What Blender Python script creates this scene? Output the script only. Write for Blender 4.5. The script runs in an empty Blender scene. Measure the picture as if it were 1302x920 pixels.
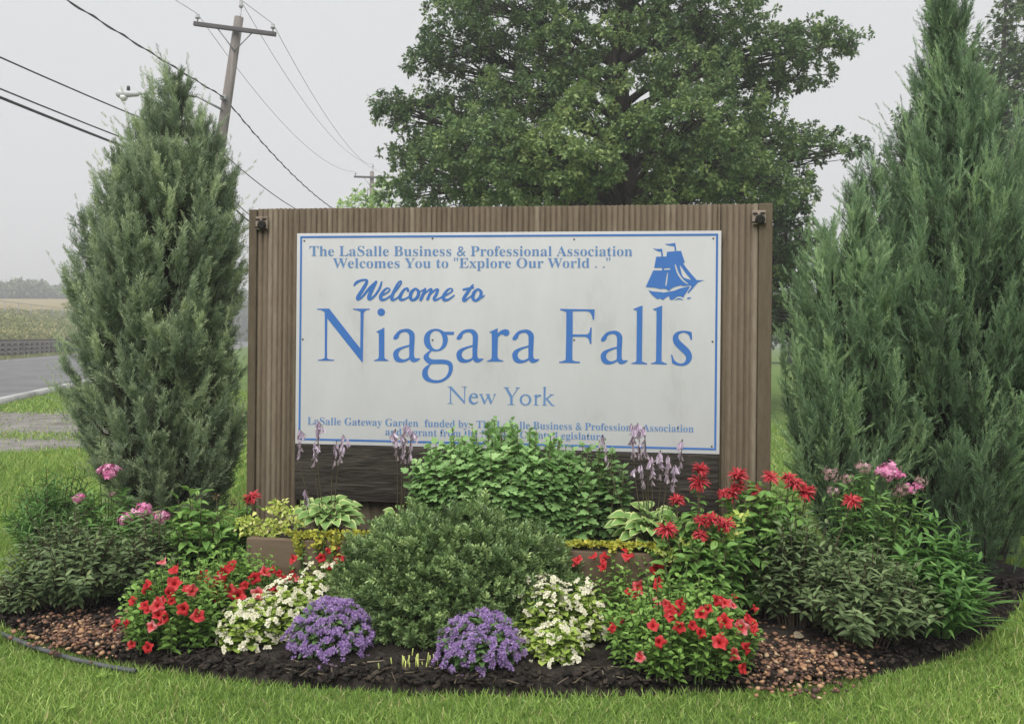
import bpy, bmesh, math, random
import numpy as np
from mathutils import Vector, Matrix

random.seed(7)
RNG = np.random.default_rng(11)
C = bpy.context.scene.collection
SC = bpy.context.scene
PI = math.pi
R_ = math.radians

# ------------------------------------------------------------------ camera, sky, sun, exposure
EYE = 1.5            # camera height (m)
FPX = 1157.0         # focal length in pixels of the 1302 wide photograph
CX, CY = 651.0, 430.0
ROLL = R_(0.52)
CR, CU, CF = Vector((math.cos(ROLL), 0, math.sin(ROLL))), Vector((-math.sin(ROLL), 0, math.cos(ROLL))), Vector((0, 1, 0))
cam = bpy.data.cameras.new('camera')
cam.sensor_width = 36.0
cam.lens = 36.0 * FPX / 1302.0
cam.shift_y = -(460.0 - CY) / 1302.0
cam.clip_start, cam.clip_end = 0.05, 6000
camo = bpy.data.objects.new('camera', cam)
C.objects.link(camo)
m3 = Matrix((CR, CU, -CF)).transposed()
camo.matrix_world = Matrix.Translation((0, 0, EYE)) @ m3.to_4x4()
SC.camera = camo

SUN_EL, SUN_AZ = 60.0, 200.0      # azimuth measured clockwise from +Y
world = bpy.data.worlds.new('World')
SC.world = world
world.use_nodes = True
wt = world.node_tree
sky = wt.nodes.new('ShaderNodeTexSky')
sky.sky_type = 'NISHITA'
sky.sun_disc = False
sky.sun_elevation = R_(SUN_EL)
sky.sun_rotation = R_(SUN_AZ)
sky.air_density, sky.dust_density, sky.ozone_density = 1.0, 6.0, 1.0
mixn = wt.nodes.new('ShaderNodeMix')
mixn.data_type = 'RGBA'
mixn.inputs[0].default_value = 0.93                    # a closed grey cloud deck in front of the blue
mixn.inputs[7].default_value = (6.5, 6.5, 6.55, 1)
wt.links.new(sky.outputs[0], mixn.inputs[6])
bg = wt.nodes['Background']
bg.inputs[1].default_value = 0.05
wt.links.new(mixn.outputs[2], bg.inputs[0])

sun = bpy.data.lights.new('sun', 'SUN')
sun.energy = 1.5
sun.angle = R_(60)
sun.color = (1.0, 0.98, 0.95)
suno = bpy.data.objects.new('sun', sun)
C.objects.link(suno)
sd = Vector((math.sin(R_(SUN_AZ)) * math.cos(R_(SUN_EL)), math.cos(R_(SUN_AZ)) * math.cos(R_(SUN_EL)), math.sin(R_(SUN_EL))))
suno.rotation_euler = (-sd).to_track_quat('-Z', 'Y').to_euler()
suno.location = (0, -10, 20)

SC.view_settings.view_transform = 'Standard'
SC.view_settings.look = 'None'
SC.view_settings.exposure = 1.33
SC.view_settings.gamma = 1.0
SC.view_settings.use_curve_mapping = False
SC.cycles.max_bounces = 6
SC.cycles.diffuse_bounces = 3
SC.cycles.transmission_bounces = 4
SC.cycles.transparent_max_bounces = 6
SC.cycles.volume_bounces = 0


# ------------------------------------------------------------------ measuring helpers (photo pixel -> place)
def P(px, py, d):
    u, v = float((px - CX) / FPX), float((py - CY) / FPX)
    return Vector((0, 0, EYE)) + float(d) * (u * CR - v * CU + CF)


def G(px, py, z=0.0):
    u, v = float((px - CX) / FPX), float((py - CY) / FPX)
    r = u * CR - v * CU + CF
    return Vector((0, 0, EYE)) + r * ((z - EYE) / r.z)


# ------------------------------------------------------------------ mesh building
class Geo:
    def __init__(self):
        self.V, self.F, self.T, self.M, self.n = [], [], [], [], 0

    def add(self, V, F, tone=0.5, m=0):
        V = np.asarray(V, dtype=np.float64).reshape(-1, 3)
        if isinstance(F, np.ndarray):
            F = [F]
        else:
            by = {}
            for f in F:
                by.setdefault(len(f), []).append(f)
            F = [np.asarray(x, dtype=np.int64) for x in by.values()]
        for f in F:
            self.F.append(f + self.n)
            self.M.append(np.full(len(f), m, dtype=np.int32))
        t = np.empty(len(V))
        t[:] = tone
        self.V.append(V)
        self.T.append(t)
        self.n += len(V)
        return self

    def mesh(self, name, mats, smooth=False):
        me = bpy.data.meshes.new(name)
        V = np.concatenate(self.V).astype(np.float32)
        T = np.concatenate(self.T).astype(np.float32)
        sizes = np.concatenate([np.full(len(f), f.shape[1], dtype=np.int32) for f in self.F])
        loops = np.concatenate([f.reshape(-1) for f in self.F]).astype(np.int32)
        starts = np.concatenate([[0], np.cumsum(sizes)[:-1]]).astype(np.int32)
        me.vertices.add(len(V))
        me.vertices.foreach_set('co', V.reshape(-1))
        me.loops.add(len(loops))
        me.loops.foreach_set('vertex_index', loops)
        me.polygons.add(len(sizes))
        me.polygons.foreach_set('loop_start', starts)
        me.polygons.foreach_set('material_index', np.concatenate(self.M))
        if smooth:
            me.polygons.foreach_set('use_smooth', np.ones(len(sizes), dtype=bool))
        a = me.attributes.new('tone', 'FLOAT', 'POINT')
        a.data.foreach_set('value', T)
        for m in (mats if isinstance(mats, (list, tuple)) else [mats]):
            me.materials.append(m)
        me.update(calc_edges=True)
        me.validate()
        return me

    def build(self, name, mats, parent=None, smooth=False, loc=None):
        o = bpy.data.objects.new(name, self.mesh(name, mats, smooth))
        C.objects.link(o)
        if parent is not None:
            o.parent = parent
        if loc is not None:
            o.location = loc
        return o


def tag(o, label=None, cat=None, group=None, kind=None):
    if label: o['label'] = label
    if cat: o['category'] = cat
    if group: o['group'] = group
    if kind: o['kind'] = kind
    return o


def thing(name, loc, label, cat, group=None, rotz=0.0):
    o = bpy.data.objects.new(name, None)
    o.empty_display_size = 0.1
    C.objects.link(o)
    o.location = loc
    o.rotation_euler = (0, 0, rotz)
    return tag(o, label, cat, group)


def norm(a):
    return a / np.maximum(np.linalg.norm(a, axis=-1, keepdims=True), 1e-9)


def inst(g, tm, pos, Y, N, S, tone=0.5, m=0):
    """Copies of the template tm = (V, F[, tone offsets]) baked into g: +Y along Y, +Z near N."""
    V, F = np.asarray(tm[0], float), tm[1]
    pos, Y, N = np.atleast_2d(pos), norm(np.atleast_2d(Y)), np.atleast_2d(N)
    n, k = len(pos), len(V)
    N = np.broadcast_to(N, (n, 3))
    Y = np.broadcast_to(Y, (n, 3))
    X = norm(np.cross(Y, N) + 1e-6)
    Z = np.cross(X, Y)
    S = np.asarray(S, float)
    if S.ndim == 0: S = np.full(n, S)
    if S.ndim == 1: S = np.repeat(S[:, None], 3, 1)
    W = (V[None, :, 0, None] * (X * S[:, :1])[:, None] + V[None, :, 1, None] * (Y * S[:, 1:2])[:, None]
         + V[None, :, 2, None] * (Z * S[:, 2:3])[:, None] + pos[:, None])
    t = np.broadcast_to(np.asarray(tone, float).reshape(-1, 1), (n, 1)) + (np.asarray(tm[2])[None] if len(tm) > 2 else np.zeros((1, k)))
    by = {}
    for f in F:
        by.setdefault(len(f), []).append(f)
    off = (np.arange(n) * k)[:, None, None]
    FF = [(np.asarray(x)[None] + off).reshape(-1, len(x[0])) for x in by.values()]
    base = g.n
    g.V.append(W.reshape(-1, 3))
    g.T.append(np.clip(t.reshape(-1), 0, 1))
    for f in FF:
        g.F.append(f + base)
        g.M.append(np.full(len(f), m, dtype=np.int32))
    g.n += n * k


def tube(g, pts, rad, sides=6, tone=0.5, m=0, cap=True):
    pts = [Vector(p) for p in pts]
    n = len(pts)
    rad = list(rad) if hasattr(rad, '__len__') else [rad] * n
    V, F = [], []
    ref = Vector((0, 0, 1))
    t0 = (pts[-1] - pts[0]).normalized()
    if abs(t0.dot(ref)) > 0.9: ref = Vector((1, 0, 0))
    for i, p in enumerate(pts):
        t = (pts[min(i + 1, n - 1)] - pts[max(i - 1, 0)]).normalized()
        a = t.cross(ref).normalized()
        b = t.cross(a).normalized()
        for j in range(sides):
            q = 2 * PI * j / sides
            V.append(p + (a * math.cos(q) + b * math.sin(q)) * rad[i])
    for i in range(n - 1):
        for j in range(sides):
            F.append((i * sides + j, i * sides + (j + 1) % sides, (i + 1) * sides + (j + 1) % sides, (i + 1) * sides + j))
    if cap:
        F.append(tuple(range(sides - 1, -1, -1)))
        F.append(tuple((n - 1) * sides + j for j in range(sides)))
    g.add([tuple(v) for v in V], F, tone, m)


def box(g, lo, hi, bev=0.004, tone=0.5, m=0, rot=None, org=None):
    bm = bmesh.new()
    bmesh.ops.create_cube(bm, size=1)
    lo, hi = Vector(lo), Vector(hi)
    for v in bm.verts:
        v.co = Vector((lo[i] + (v.co[i] + 0.5) * (hi[i] - lo[i]) for i in range(3)))
    if bev:
        bmesh.ops.bevel(bm, geom=list(bm.edges), offset=bev, segments=2, affect='EDGES', profile=0.7)
    if rot is not None:
        for v in bm.verts: v.co = rot @ v.co
    if org is not None:
        for v in bm.verts: v.co = v.co + Vector(org)
    bm.verts.index_update()
    g.add([tuple(v.co) for v in bm.verts], [tuple(v.index for v in f.verts) for f in bm.faces], tone, m)
    bm.free()


def lathe(g, prof, sides=12, org=(0, 0, 0), rot=None, tone=0.5, m=0):
    V, F = [], []
    for r, z in prof:
        for j in range(sides):
            a = 2 * PI * j / sides
            p = Vector((r * math.cos(a), r * math.sin(a), z))
            if rot is not None: p = rot @ p
            V.append(tuple(p + Vector(org)))
    for i in range(len(prof) - 1):
        for j in range(sides):
            F.append((i * sides + j, i * sides + (j + 1) % sides, (i + 1) * sides + (j + 1) % sides, (i + 1) * sides + j))
    F.append(tuple(range(sides - 1, -1, -1)))
    F.append(tuple((len(prof) - 1) * sides + j for j in range(sides)))
    g.add(V, F, tone, m)


# ------------------------------------------------------------------ materials
def nmat(name):
    m = bpy.data.materials.new(name)
    m.use_nodes = True
    nt = m.node_tree
    return m, nt, nt.nodes['Principled BSDF'], nt.links


def ramp(nt, stops):
    r = nt.nodes.new('ShaderNodeValToRGB')
    e = r.color_ramp.elements
    e[0].position, e[0].color = stops[0][0], (*stops[0][1], 1)
    e[1].position, e[1].color = stops[-1][0], (*stops[-1][1], 1)
    for p, c in stops[1:-1]:
        x = e.new(p)
        x.color = (*c, 1)
    return r


LEAFGAIN = (1.9, 1.84, 1.68)


def leaf_mat(name, stops, trans=0.25, rough=0.55, spec=0.3):
    """Leaf or petal: colour from each leaf's own tone, some light through the blade."""
    m, nt, b, L = nmat(name)
    a = nt.nodes.new('ShaderNodeAttribute')
    a.attribute_name = 'tone'
    if 'petal' not in name and 'puff' not in name and 'bell' not in name and 'straw' not in name:
        stops = [(p, tuple(min(0.8, x * k) for x, k in zip(col, LEAFGAIN))) for p, col in stops]
    r = ramp(nt, stops)
    L.new(a.outputs['Fac'], r.inputs[0])
    L.new(r.outputs[0], b.inputs['Base Color'])
    b.inputs['Roughness'].default_value = rough
    b.inputs['Specular IOR Level'].default_value = spec
    if trans:
        t = nt.nodes.new('ShaderNodeBsdfTranslucent')
        L.new(r.outputs[0], t.inputs[0])
        mx = nt.nodes.new('ShaderNodeMixShader')
        mx.inputs[0].default_value = trans
        L.new(b.outputs[0], mx.inputs[1])
        L.new(t.outputs[0], mx.inputs[2])
        L.new(mx.outputs[0], nt.nodes['Material Output'].inputs[0])
    return m


def noise_mat(name, stops, scale=5.0, detail=6.0, rough=0.8, bump=0.0, bscale=None, stretch=(1, 1, 1), spec=0.3, tone=0.0, dist=0.0, metal=0.0):
    m, nt, b, L = nmat(name)
    tc = nt.nodes.new('ShaderNodeTexCoord')
    mp = nt.nodes.new('ShaderNodeMapping')
    mp.inputs['Scale'].default_value = stretch
    L.new(tc.outputs['Object'], mp.inputs[0])
    n = nt.nodes.new('ShaderNodeTexNoise')
    n.inputs['Scale'].default_value = scale
    n.inputs['Detail'].default_value = detail
    n.inputs['Roughness'].default_value = 0.65
    n.inputs['Distortion'].default_value = dist
    L.new(mp.outputs[0], n.inputs['Vector'])
    fac = n.outputs[0]
    if tone:
        a = nt.nodes.new('ShaderNodeAttribute')
        a.attribute_name = 'tone'
        mt = nt.nodes.new('ShaderNodeMix')
        mt.inputs[0].default_value = tone
        L.new(fac, mt.inputs[2])
        L.new(a.outputs['Fac'], mt.inputs[3])
        fac = mt.outputs[0]
    r = ramp(nt, stops)
    L.new(fac, r.inputs[0])
    L.new(r.outputs[0], b.inputs['Base Color'])
    b.inputs['Roughness'].default_value = rough
    b.inputs['Specular IOR Level'].default_value = spec
    b.inputs['Metallic'].default_value = metal
    if bump:
        n2 = nt.nodes.new('ShaderNodeTexNoise')
        n2.inputs['Scale'].default_value = bscale or scale * 4
        n2.inputs['Detail'].default_value = 5
        L.new(mp.outputs[0], n2.inputs['Vector'])
        bp = nt.nodes.new('ShaderNodeBump')
        bp.inputs['Strength'].default_value = bump
        bp.inputs['Distance'].default_value = 0.02
        L.new(n2.outputs[0], bp.inputs['Height'])
        L.new(bp.outputs[0], b.inputs['Normal'])
    return m


M = {}
M['lawn'] = noise_mat('lawn_ground', [(0.25, (0.07, 0.11, 0.03)), (0.5, (0.105, 0.165, 0.045)), (0.75, (0.15, 0.215, 0.06))], 1.3, 8, 0.95, 0.6, 60, spec=0.1)
M['meadow'] = noise_mat('meadow_ground', [(0.3, (0.11, 0.125, 0.05)), (0.5, (0.16, 0.165, 0.07)), (0.7, (0.23, 0.2, 0.1))], 0.35, 8, 0.95, 0.5, 5, spec=0.1)
M['golden'] = noise_mat('golden_field', [(0.3, (0.26, 0.21, 0.11)), (0.55, (0.3, 0.25, 0.13)), (0.75, (0.22, 0.22, 0.10))], 0.12, 8, 0.95, 0.3, 4, spec=0.1)
M['asphalt'] = noise_mat('asphalt', [(0.3, (0.115, 0.115, 0.12)), (0.5, (0.15, 0.15, 0.155)), (0.72, (0.19, 0.19, 0.19))], 0.7, 10, 0.9, 0.25, 90, spec=0.2)
M['gravel'] = noise_mat('old_gravel', [(0.3, (0.13, 0.12, 0.105)), (0.5, (0.21, 0.2, 0.185)), (0.7, (0.29, 0.275, 0.25))], 2.2, 12, 0.95, 0.8, 50, spec=0.1)
M['concrete'] = noise_mat('concrete', [(0.3, (0.28, 0.28, 0.27)), (0.55, (0.42, 0.42, 0.41)), (0.75, (0.5, 0.5, 0.48))], 3, 8, 0.9, 0.2, 30)
M['crib'] = noise_mat('weathered_concrete', [(0.3, (0.15, 0.14, 0.125)), (0.55, (0.24, 0.225, 0.2)), (0.75, (0.3, 0.285, 0.26))], 1.2, 8, 0.9, 0.2, 20)
M['crib_dark'] = noise_mat('crib_recess_shade', [(0.3, (0.03, 0.03, 0.025)), (0.7, (0.07, 0.065, 0.055))], 3, 6, 0.95)  # shade in the crib wall's openings, painted as a dark colour
M['soil'] = noise_mat('dark_soil', [(0.3, (0.012, 0.010, 0.008)), (0.5, (0.028, 0.023, 0.019)), (0.72, (0.06, 0.05, 0.042))], 14, 10, 0.95, 0.9, 70, spec=0.15)
M['chips'] = noise_mat('mulch_chips', [(0.2, (0.012, 0.010, 0.008)), (0.6, (0.045, 0.036, 0.028)), (0.85, (0.10, 0.08, 0.06)), (1.0, (0.3, 0.25, 0.18))], 20, 4, 0.9, spec=0.2, tone=0.85)
M['pebble'] = noise_mat('red_pebbles', [(0.1, (0.05, 0.03, 0.024)), (0.35, (0.13, 0.068, 0.045)), (0.55, (0.23, 0.12, 0.075)), (0.75, (0.38, 0.22, 0.11)), (1.0, (0.58, 0.48, 0.32))], 30, 4, 0.6, spec=0.4, tone=0.85)
M['wood_rib'] = noise_mat('ribbed_stained_wood', [(0.15, (0.055, 0.042, 0.029)), (0.4, (0.1, 0.078, 0.053)), (0.6, (0.135, 0.107, 0.073)), (0.88, (0.2, 0.172, 0.126))], 9, 10, 0.85, 0.35, 20, stretch=(4.0, 1, 0.8), tone=0.5, spec=0.2)
M['wood_dark'] = noise_mat('dark_plank', [(0.3, (0.015, 0.012, 0.010)), (0.5, (0.032, 0.026, 0.021)), (0.62, (0.052, 0.043, 0.035)), (0.78, (0.085, 0.073, 0.058))], 2.6, 9, 0.75, 0.5, 16, stretch=(0.7, 1, 3.6), dist=2.6)
M['planter'] = noise_mat('brown_plastic_lumber', [(0.3, (0.115, 0.082, 0.055)), (0.55, (0.15, 0.108, 0.072)), (0.75, (0.185, 0.138, 0.095))], 3, 8, 0.7, 0.12, 60, stretch=(0.5, 1, 4))
M['white_panel'] = noise_mat('white_painted_sheet', [(0.3, (0.45, 0.45, 0.46)), (0.42, (0.535, 0.535, 0.55)), (0.6, (0.57, 0.57, 0.588)), (0.75, (0.585, 0.585, 0.603))], 1.7, 10, 0.5, stretch=(1.6, 1, 0.6), spec=0.35)
M['blue'] = noise_mat('blue_vinyl', [(0.3, (0.042, 0.145, 0.44)), (0.7, (0.06, 0.18, 0.5))], 3, 4, 0.5, spec=0.3)
M['blue_faded'] = noise_mat('faded_blue_vinyl', [(0.3, (0.105, 0.215, 0.45)), (0.7, (0.155, 0.27, 0.5))], 9, 6, 0.55, spec=0.25)
M['rust'] = noise_mat('rusty_plate', [(0.3, (0.14, 0.105, 0.08)), (0.5, (0.26, 0.21, 0.17)), (0.7, (0.38, 0.30, 0.25))], 18, 8, 0.8, 0.3)
M['black'] = noise_mat('dark_hole', [(0.3, (0.008, 0.007, 0.006)), (0.7, (0.02, 0.018, 0.016))], 9, 4, 0.8)
M['screw'] = noise_mat('screw_steel', [(0.3, (0.10, 0.09, 0.08)), (0.7, (0.2, 0.19, 0.17))], 30, 3, 0.5, metal=0.5)
M['pole'] = noise_mat('weathered_pole_wood', [(0.3, (0.13, 0.115, 0.10)), (0.55, (0.2, 0.18, 0.165)), (0.75, (0.28, 0.26, 0.24))], 3, 8, 0.9, 0.3, 14, stretch=(4, 4, 0.25))
M['arm'] = noise_mat('crossarm_wood', [(0.3, (0.075, 0.07, 0.075)), (0.7, (0.13, 0.12, 0.125))], 3, 8, 0.9, stretch=(0.5, 3, 3))
M['porcelain'] = noise_mat('grey_porcelain', [(0.3, (0.4, 0.4, 0.42)), (0.7, (0.55, 0.55, 0.57))], 6, 3, 0.25, spec=0.5)
M['cable'] = noise_mat('cable_jacket', [(0.3, (0.05, 0.05, 0.06)), (0.7, (0.085, 0.085, 0.1))], 4, 3, 0.7)
M['wire'] = noise_mat('bare_wire', [(0.3, (0.17, 0.17, 0.18)), (0.7, (0.24, 0.24, 0.25))], 4, 3, 0.6)
M['galv'] = noise_mat('galvanised_steel', [(0.3, (0.24, 0.25, 0.26)), (0.7, (0.36, 0.37, 0.38))], 6, 5, 0.55, metal=0.4)
M['lamp'] = noise_mat('grey_lamp_housing', [(0.3, (0.42, 0.43, 0.44)), (0.7, (0.52, 0.53, 0.54))], 4, 4, 0.5)
M['lens'] = noise_mat('lamp_lens', [(0.3, (0.6, 0.6, 0.6)), (0.7, (0.68, 0.68, 0.68))], 4, 3, 0.2, spec=0.5)
M['edging'] = noise_mat('garden_edging', [(0.3, (0.06, 0.064, 0.066)), (0.7, (0.12, 0.126, 0.13))], 12, 6, 0.7, 0.2)
M['bark'] = noise_mat('tree_bark', [(0.3, (0.022, 0.018, 0.015)), (0.55, (0.045, 0.038, 0.032)), (0.75, (0.08, 0.07, 0.06))], 5, 8, 0.95, 0.6, 12, stretch=(2, 2, 0.5))
M['twig'] = noise_mat('brown_stems', [(0.3, (0.07, 0.05, 0.035)), (0.7, (0.14, 0.10, 0.07))], 20, 4, 0.9)
M['stem'] = noise_mat('green_stems', [(0.3, (0.07, 0.11, 0.035)), (0.7, (0.11, 0.16, 0.05))], 20, 4, 0.7)
M['stem_red'] = noise_mat('reddish_stems', [(0.3, (0.11, 0.085, 0.06)), (0.7, (0.16, 0.13, 0.08))], 20, 4, 0.7)

LF = {}
LF['grass'] = leaf_mat('grass_blades', [(0.0, (0.3, 0.28, 0.15)), (0.12, (0.14, 0.18, 0.055)), (0.3, (0.075, 0.14, 0.03)), (0.55, (0.125, 0.205, 0.045)), (0.8, (0.165, 0.25, 0.06)), (1.0, (0.25, 0.33, 0.11))], 0.3, 0.5)
LF['oak'] = leaf_mat('oak_leaves', [(0.0, (0.035, 0.066, 0.032)), (0.4, (0.066, 0.112, 0.048)), (0.75, (0.112, 0.168, 0.065)), (1.0, (0.17, 0.222, 0.088))], 0.3, 0.5)
LF['far_tree'] = leaf_mat('background_leaves', [(0.0, (0.03, 0.055, 0.025)), (0.5, (0.06, 0.095, 0.04)), (1.0, (0.11, 0.15, 0.06))], 0.25)
LF['lime_tree'] = leaf_mat('light_green_leaves', [(0.0, (0.10, 0.17, 0.05)), (0.5, (0.17, 0.27, 0.08)), (1.0, (0.25, 0.36, 0.11))], 0.3)
LF['wood'] = leaf_mat('distant_wood_leaves', [(0.0, (0.055, 0.085, 0.05)), (0.5, (0.085, 0.12, 0.065)), (1.0, (0.12, 0.16, 0.085))], 0.2)
LF['weed'] = leaf_mat('bank_weeds', [(0.0, (0.07, 0.09, 0.04)), (0.4, (0.12, 0.145, 0.06)), (0.75, (0.18, 0.19, 0.085)), (1.0, (0.32, 0.27, 0.17))], 0.25)
LF['juniper_blue'] = leaf_mat('blue_green_juniper', [(0.0, (0.055, 0.064, 0.045)), (0.35, (0.102, 0.142, 0.095)), (0.7, (0.19, 0.245, 0.16)), (1.0, (0.3, 0.365, 0.23))], 0.22, 0.6)
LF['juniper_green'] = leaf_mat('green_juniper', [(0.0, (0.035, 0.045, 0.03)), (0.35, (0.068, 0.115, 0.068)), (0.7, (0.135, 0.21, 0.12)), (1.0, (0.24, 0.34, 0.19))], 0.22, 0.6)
LF['yew'] = leaf_mat('yew_needles', [(0.0, (0.03, 0.05, 0.02)), (0.4, (0.072, 0.12, 0.046)), (0.75, (0.15, 0.22, 0.09)), (1.0, (0.25, 0.33, 0.15))], 0.2, 0.45, 0.4)
LF['mum'] = leaf_mat('soft_green_lobed_leaves', [(0.0, (0.065, 0.12, 0.045)), (0.4, (0.11, 0.2, 0.075)), (0.75, (0.17, 0.285, 0.115)), (1.0, (0.28, 0.38, 0.19))], 0.3)
LF['broad'] = leaf_mat('broad_green_leaves', [(0.0, (0.05, 0.10, 0.03)), (0.5, (0.09, 0.18, 0.048)), (1.0, (0.16, 0.26, 0.075))], 0.3)
LF['phlox'] = leaf_mat('phlox_leaves', [(0.0, (0.045, 0.095, 0.03)), (0.5, (0.075, 0.155, 0.045)), (1.0, (0.14, 0.235, 0.07))], 0.28)
LF['spirea'] = leaf_mat('grey_green_leaves', [(0.0, (0.04, 0.06, 0.03)), (0.45, (0.07, 0.105, 0.048)), (0.8, (0.105, 0.15, 0.07)), (1.0, (0.17, 0.2, 0.1))], 0.22)
LF['strap'] = leaf_mat('strap_leaves', [(0.0, (0.045, 0.10, 0.03)), (0.5, (0.07, 0.15, 0.042)), (1.0, (0.13, 0.22, 0.07))], 0.25, 0.45)
LF['petunia'] = leaf_mat('petunia_leaves', [(0.0, (0.065, 0.125, 0.03)), (0.5, (0.115, 0.21, 0.05)), (1.0, (0.19, 0.29, 0.085))], 0.3)
LF['begonia'] = leaf_mat('begonia_leaves', [(0.0, (0.11, 0.17, 0.035)), (0.5, (0.19, 0.27, 0.06)), (1.0, (0.3, 0.36, 0.11))], 0.3, 0.4)
LF['ageratum'] = leaf_mat('ageratum_leaves', [(0.0, (0.04, 0.085, 0.03)), (0.5, (0.07, 0.13, 0.045)), (1.0, (0.11, 0.18, 0.065))], 0.25)
LF['hosta'] = leaf_mat('variegated_hosta', [(0.0, (0.07, 0.14, 0.045)), (0.45, (0.13, 0.225, 0.07)), (0.55, (0.155, 0.25, 0.08)), (0.72, (0.3, 0.35, 0.16)), (1.0, (0.4, 0.43, 0.23))], 0.25, 0.45)
LF['yellow'] = leaf_mat('yellow_green_creeper', [(0.0, (0.13, 0.17, 0.03)), (0.5, (0.25, 0.26, 0.045)), (1.0, (0.37, 0.33, 0.06))], 0.3)
LF['euonymus'] = leaf_mat('cream_edged_leaves', [(0.0, (0.12, 0.2, 0.04)), (0.45, (0.26, 0.33, 0.08)), (0.7, (0.48, 0.5, 0.16)), (1.0, (0.62, 0.6, 0.26))], 0.3)
LF['red'] = leaf_mat('red_petals', [(0.0, (0.28, 0.01, 0.014)), (0.5, (0.52, 0.03, 0.034)), (0.8, (0.6, 0.085, 0.09)), (1.0, (0.66, 0.24, 0.26))], 0.25, 0.6, 0.15)
LF['balm'] = leaf_mat('bee_balm_petals', [(0.0, (0.28, 0.012, 0.022)), (0.5, (0.54, 0.045, 0.06)), (1.0, (0.68, 0.16, 0.17))], 0.25, 0.6, 0.15)
LF['pink'] = leaf_mat('pink_petals', [(0.0, (0.5, 0.09, 0.24)), (0.35, (0.7, 0.24, 0.44)), (0.7, (0.78, 0.38, 0.56)), (1.0, (0.85, 0.58, 0.7))], 0.25, 0.6, 0.15)
LF['spent'] = leaf_mat('spent_petals', [(0.0, (0.2, 0.14, 0.09)), (0.5, (0.4, 0.25, 0.25)), (1.0, (0.62, 0.42, 0.45))], 0.25, 0.7, 0.15)
LF['white'] = leaf_mat('white_petals', [(0.0, (0.5, 0.47, 0.2)), (0.4, (0.66, 0.63, 0.44)), (1.0, (0.76, 0.74, 0.6))], 0.2, 0.6, 0.2)
LF['purple'] = leaf_mat('purple_puffs', [(0.0, (0.25, 0.145, 0.38)), (0.5, (0.45, 0.3, 0.6)), (1.0, (0.66, 0.51, 0.76))], 0.25, 0.7, 0.1)
LF['lavender'] = leaf_mat('lavender_bells', [(0.0, (0.13, 0.11, 0.07)), (0.3, (0.42, 0.34, 0.38)), (0.65, (0.62, 0.5, 0.64)), (1.0, (0.76, 0.66, 0.78))], 0.3, 0.6, 0.15)
LF['seed'] = leaf_mat('dry_seed_heads', [(0.0, (0.035, 0.03, 0.02)), (1.0, (0.10, 0.07, 0.045))], 0.0, 0.8)
LF['straw'] = leaf_mat('straw_litter', [(0.0, (0.06, 0.045, 0.03)), (0.6, (0.17, 0.135, 0.09)), (1.0, (0.36, 0.31, 0.22))], 0.1, 0.8)
LF['stub'] = leaf_mat('cut_green_stubs', [(0.0, (0.2, 0.24, 0.07)), (1.0, (0.36, 0.4, 0.14))], 0.2, 0.6)


# ------------------------------------------------------------------ leaf and petal templates (unit length along +Y)
def fan_leaf(outline, bend=0.12, fold=0.06):
    """outline: right half from base to tip as (x, y); mirrored, folded along the midrib."""
    V, F, n = [], [], len(outline)
    mids = [(0, y) for x, y in outline]
    for x, y in mids: V.append((0, y, -bend * y * y))
    for s in (1, -1):
        b = len(V)
        for x, y in outline: V.append((s * x, y, fold * x * 2 - bend * y * y))
        for i in range(n - 1):
            q = (i, i + 1, b + i + 1, b + i) if s < 0 else (i, b + i, b + i + 1, i + 1)
            F.append(q)
    return np.array(V), F


LANCE = fan_leaf([(0.015, 0), (0.13, 0.25), (0.15, 0.5), (0.09, 0.78), (0.005, 1)], 0.3, 0.25)
OVATE = fan_leaf([(0.02, 0), (0.25, 0.2), (0.31, 0.45), (0.2, 0.75), (0.005, 1)], 0.25, 0.25)
ROUND = fan_leaf([(0.03, 0), (0.36, 0.2), (0.45, 0.5), (0.33, 0.82), (0.01, 1)], 0.2, 0.2)
SMALL = (np.array([(0, 0, 0), (0.16, 0.45, 0.03), (0, 1, -0.05), (-0.16, 0.45, 0.03)]), [(0, 1, 2, 3)])
NEEDLE = (np.array([(0, 0, 0), (0.09, 0.5, 0.0), (0, 1, 0.0), (-0.09, 0.5, 0.0)]), [(0, 1, 2, 3)])


def lobed(points, bend=0.2, cup=0.1):
    V = [(0, 0.35, 0.0)]
    for x, y in points: V.append((x, y, cup * abs(x) - bend * (y - 0.3) ** 2))
    for x, y in reversed(points[1:-1] if points[0][0] == 0 else points[:-1]): V.append((-x, y, cup * abs(x) - bend * (y - 0.3) ** 2))
    n = len(V) - 1
    return np.array(V), [(0, 1 + i, 1 + (i + 1) % n) for i in range(n)]


OAK = lobed([(0, 0), (0.08, 0.2), (0.36, 0.28), (0.12, 0.42), (0.42, 0.62), (0.14, 0.68), (0.2, 0.9), (0, 1.0)], 0.4, 0.15)
MUM = lobed([(0, 0), (0.3, 0.08), (0.46, 0.3), (0.3, 0.42), (0.4, 0.66), (0.18, 0.68), (0.13, 0.95), (0, 1.0)], 0.3, 0.15)
BLADE = (np.array([(-0.5, 0, 0), (0.5, 0, 0), (-0.4, 0.5, 0.06), (0.4, 0.5, 0.06), (0, 1.0, 0.3)]), [(0, 1, 3, 2), (2, 3, 4)])


def strap_tmpl(w=0.035, arch=0.9, n=7):
    V, F = [], []
    for i in range(n + 1):
        t = i / n
        x = w * (0.7 + 0.6 * t) * (1 - t ** 3) + 0.002
        y = t * (1 - 0.15 * t * arch)
        z = -arch * 0.55 * t ** 2.2
        V += [(-x, y, z + x * 0.5), (0, y, z), (x, y, z + x * 0.5)]
    for i in range(n):
        a = 3 * i
        F += [(a, a + 1, a + 4, a + 3), (a + 1, a + 2, a + 5, a + 4)]
    return np.array(V), F


STRAP = strap_tmpl()


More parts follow.
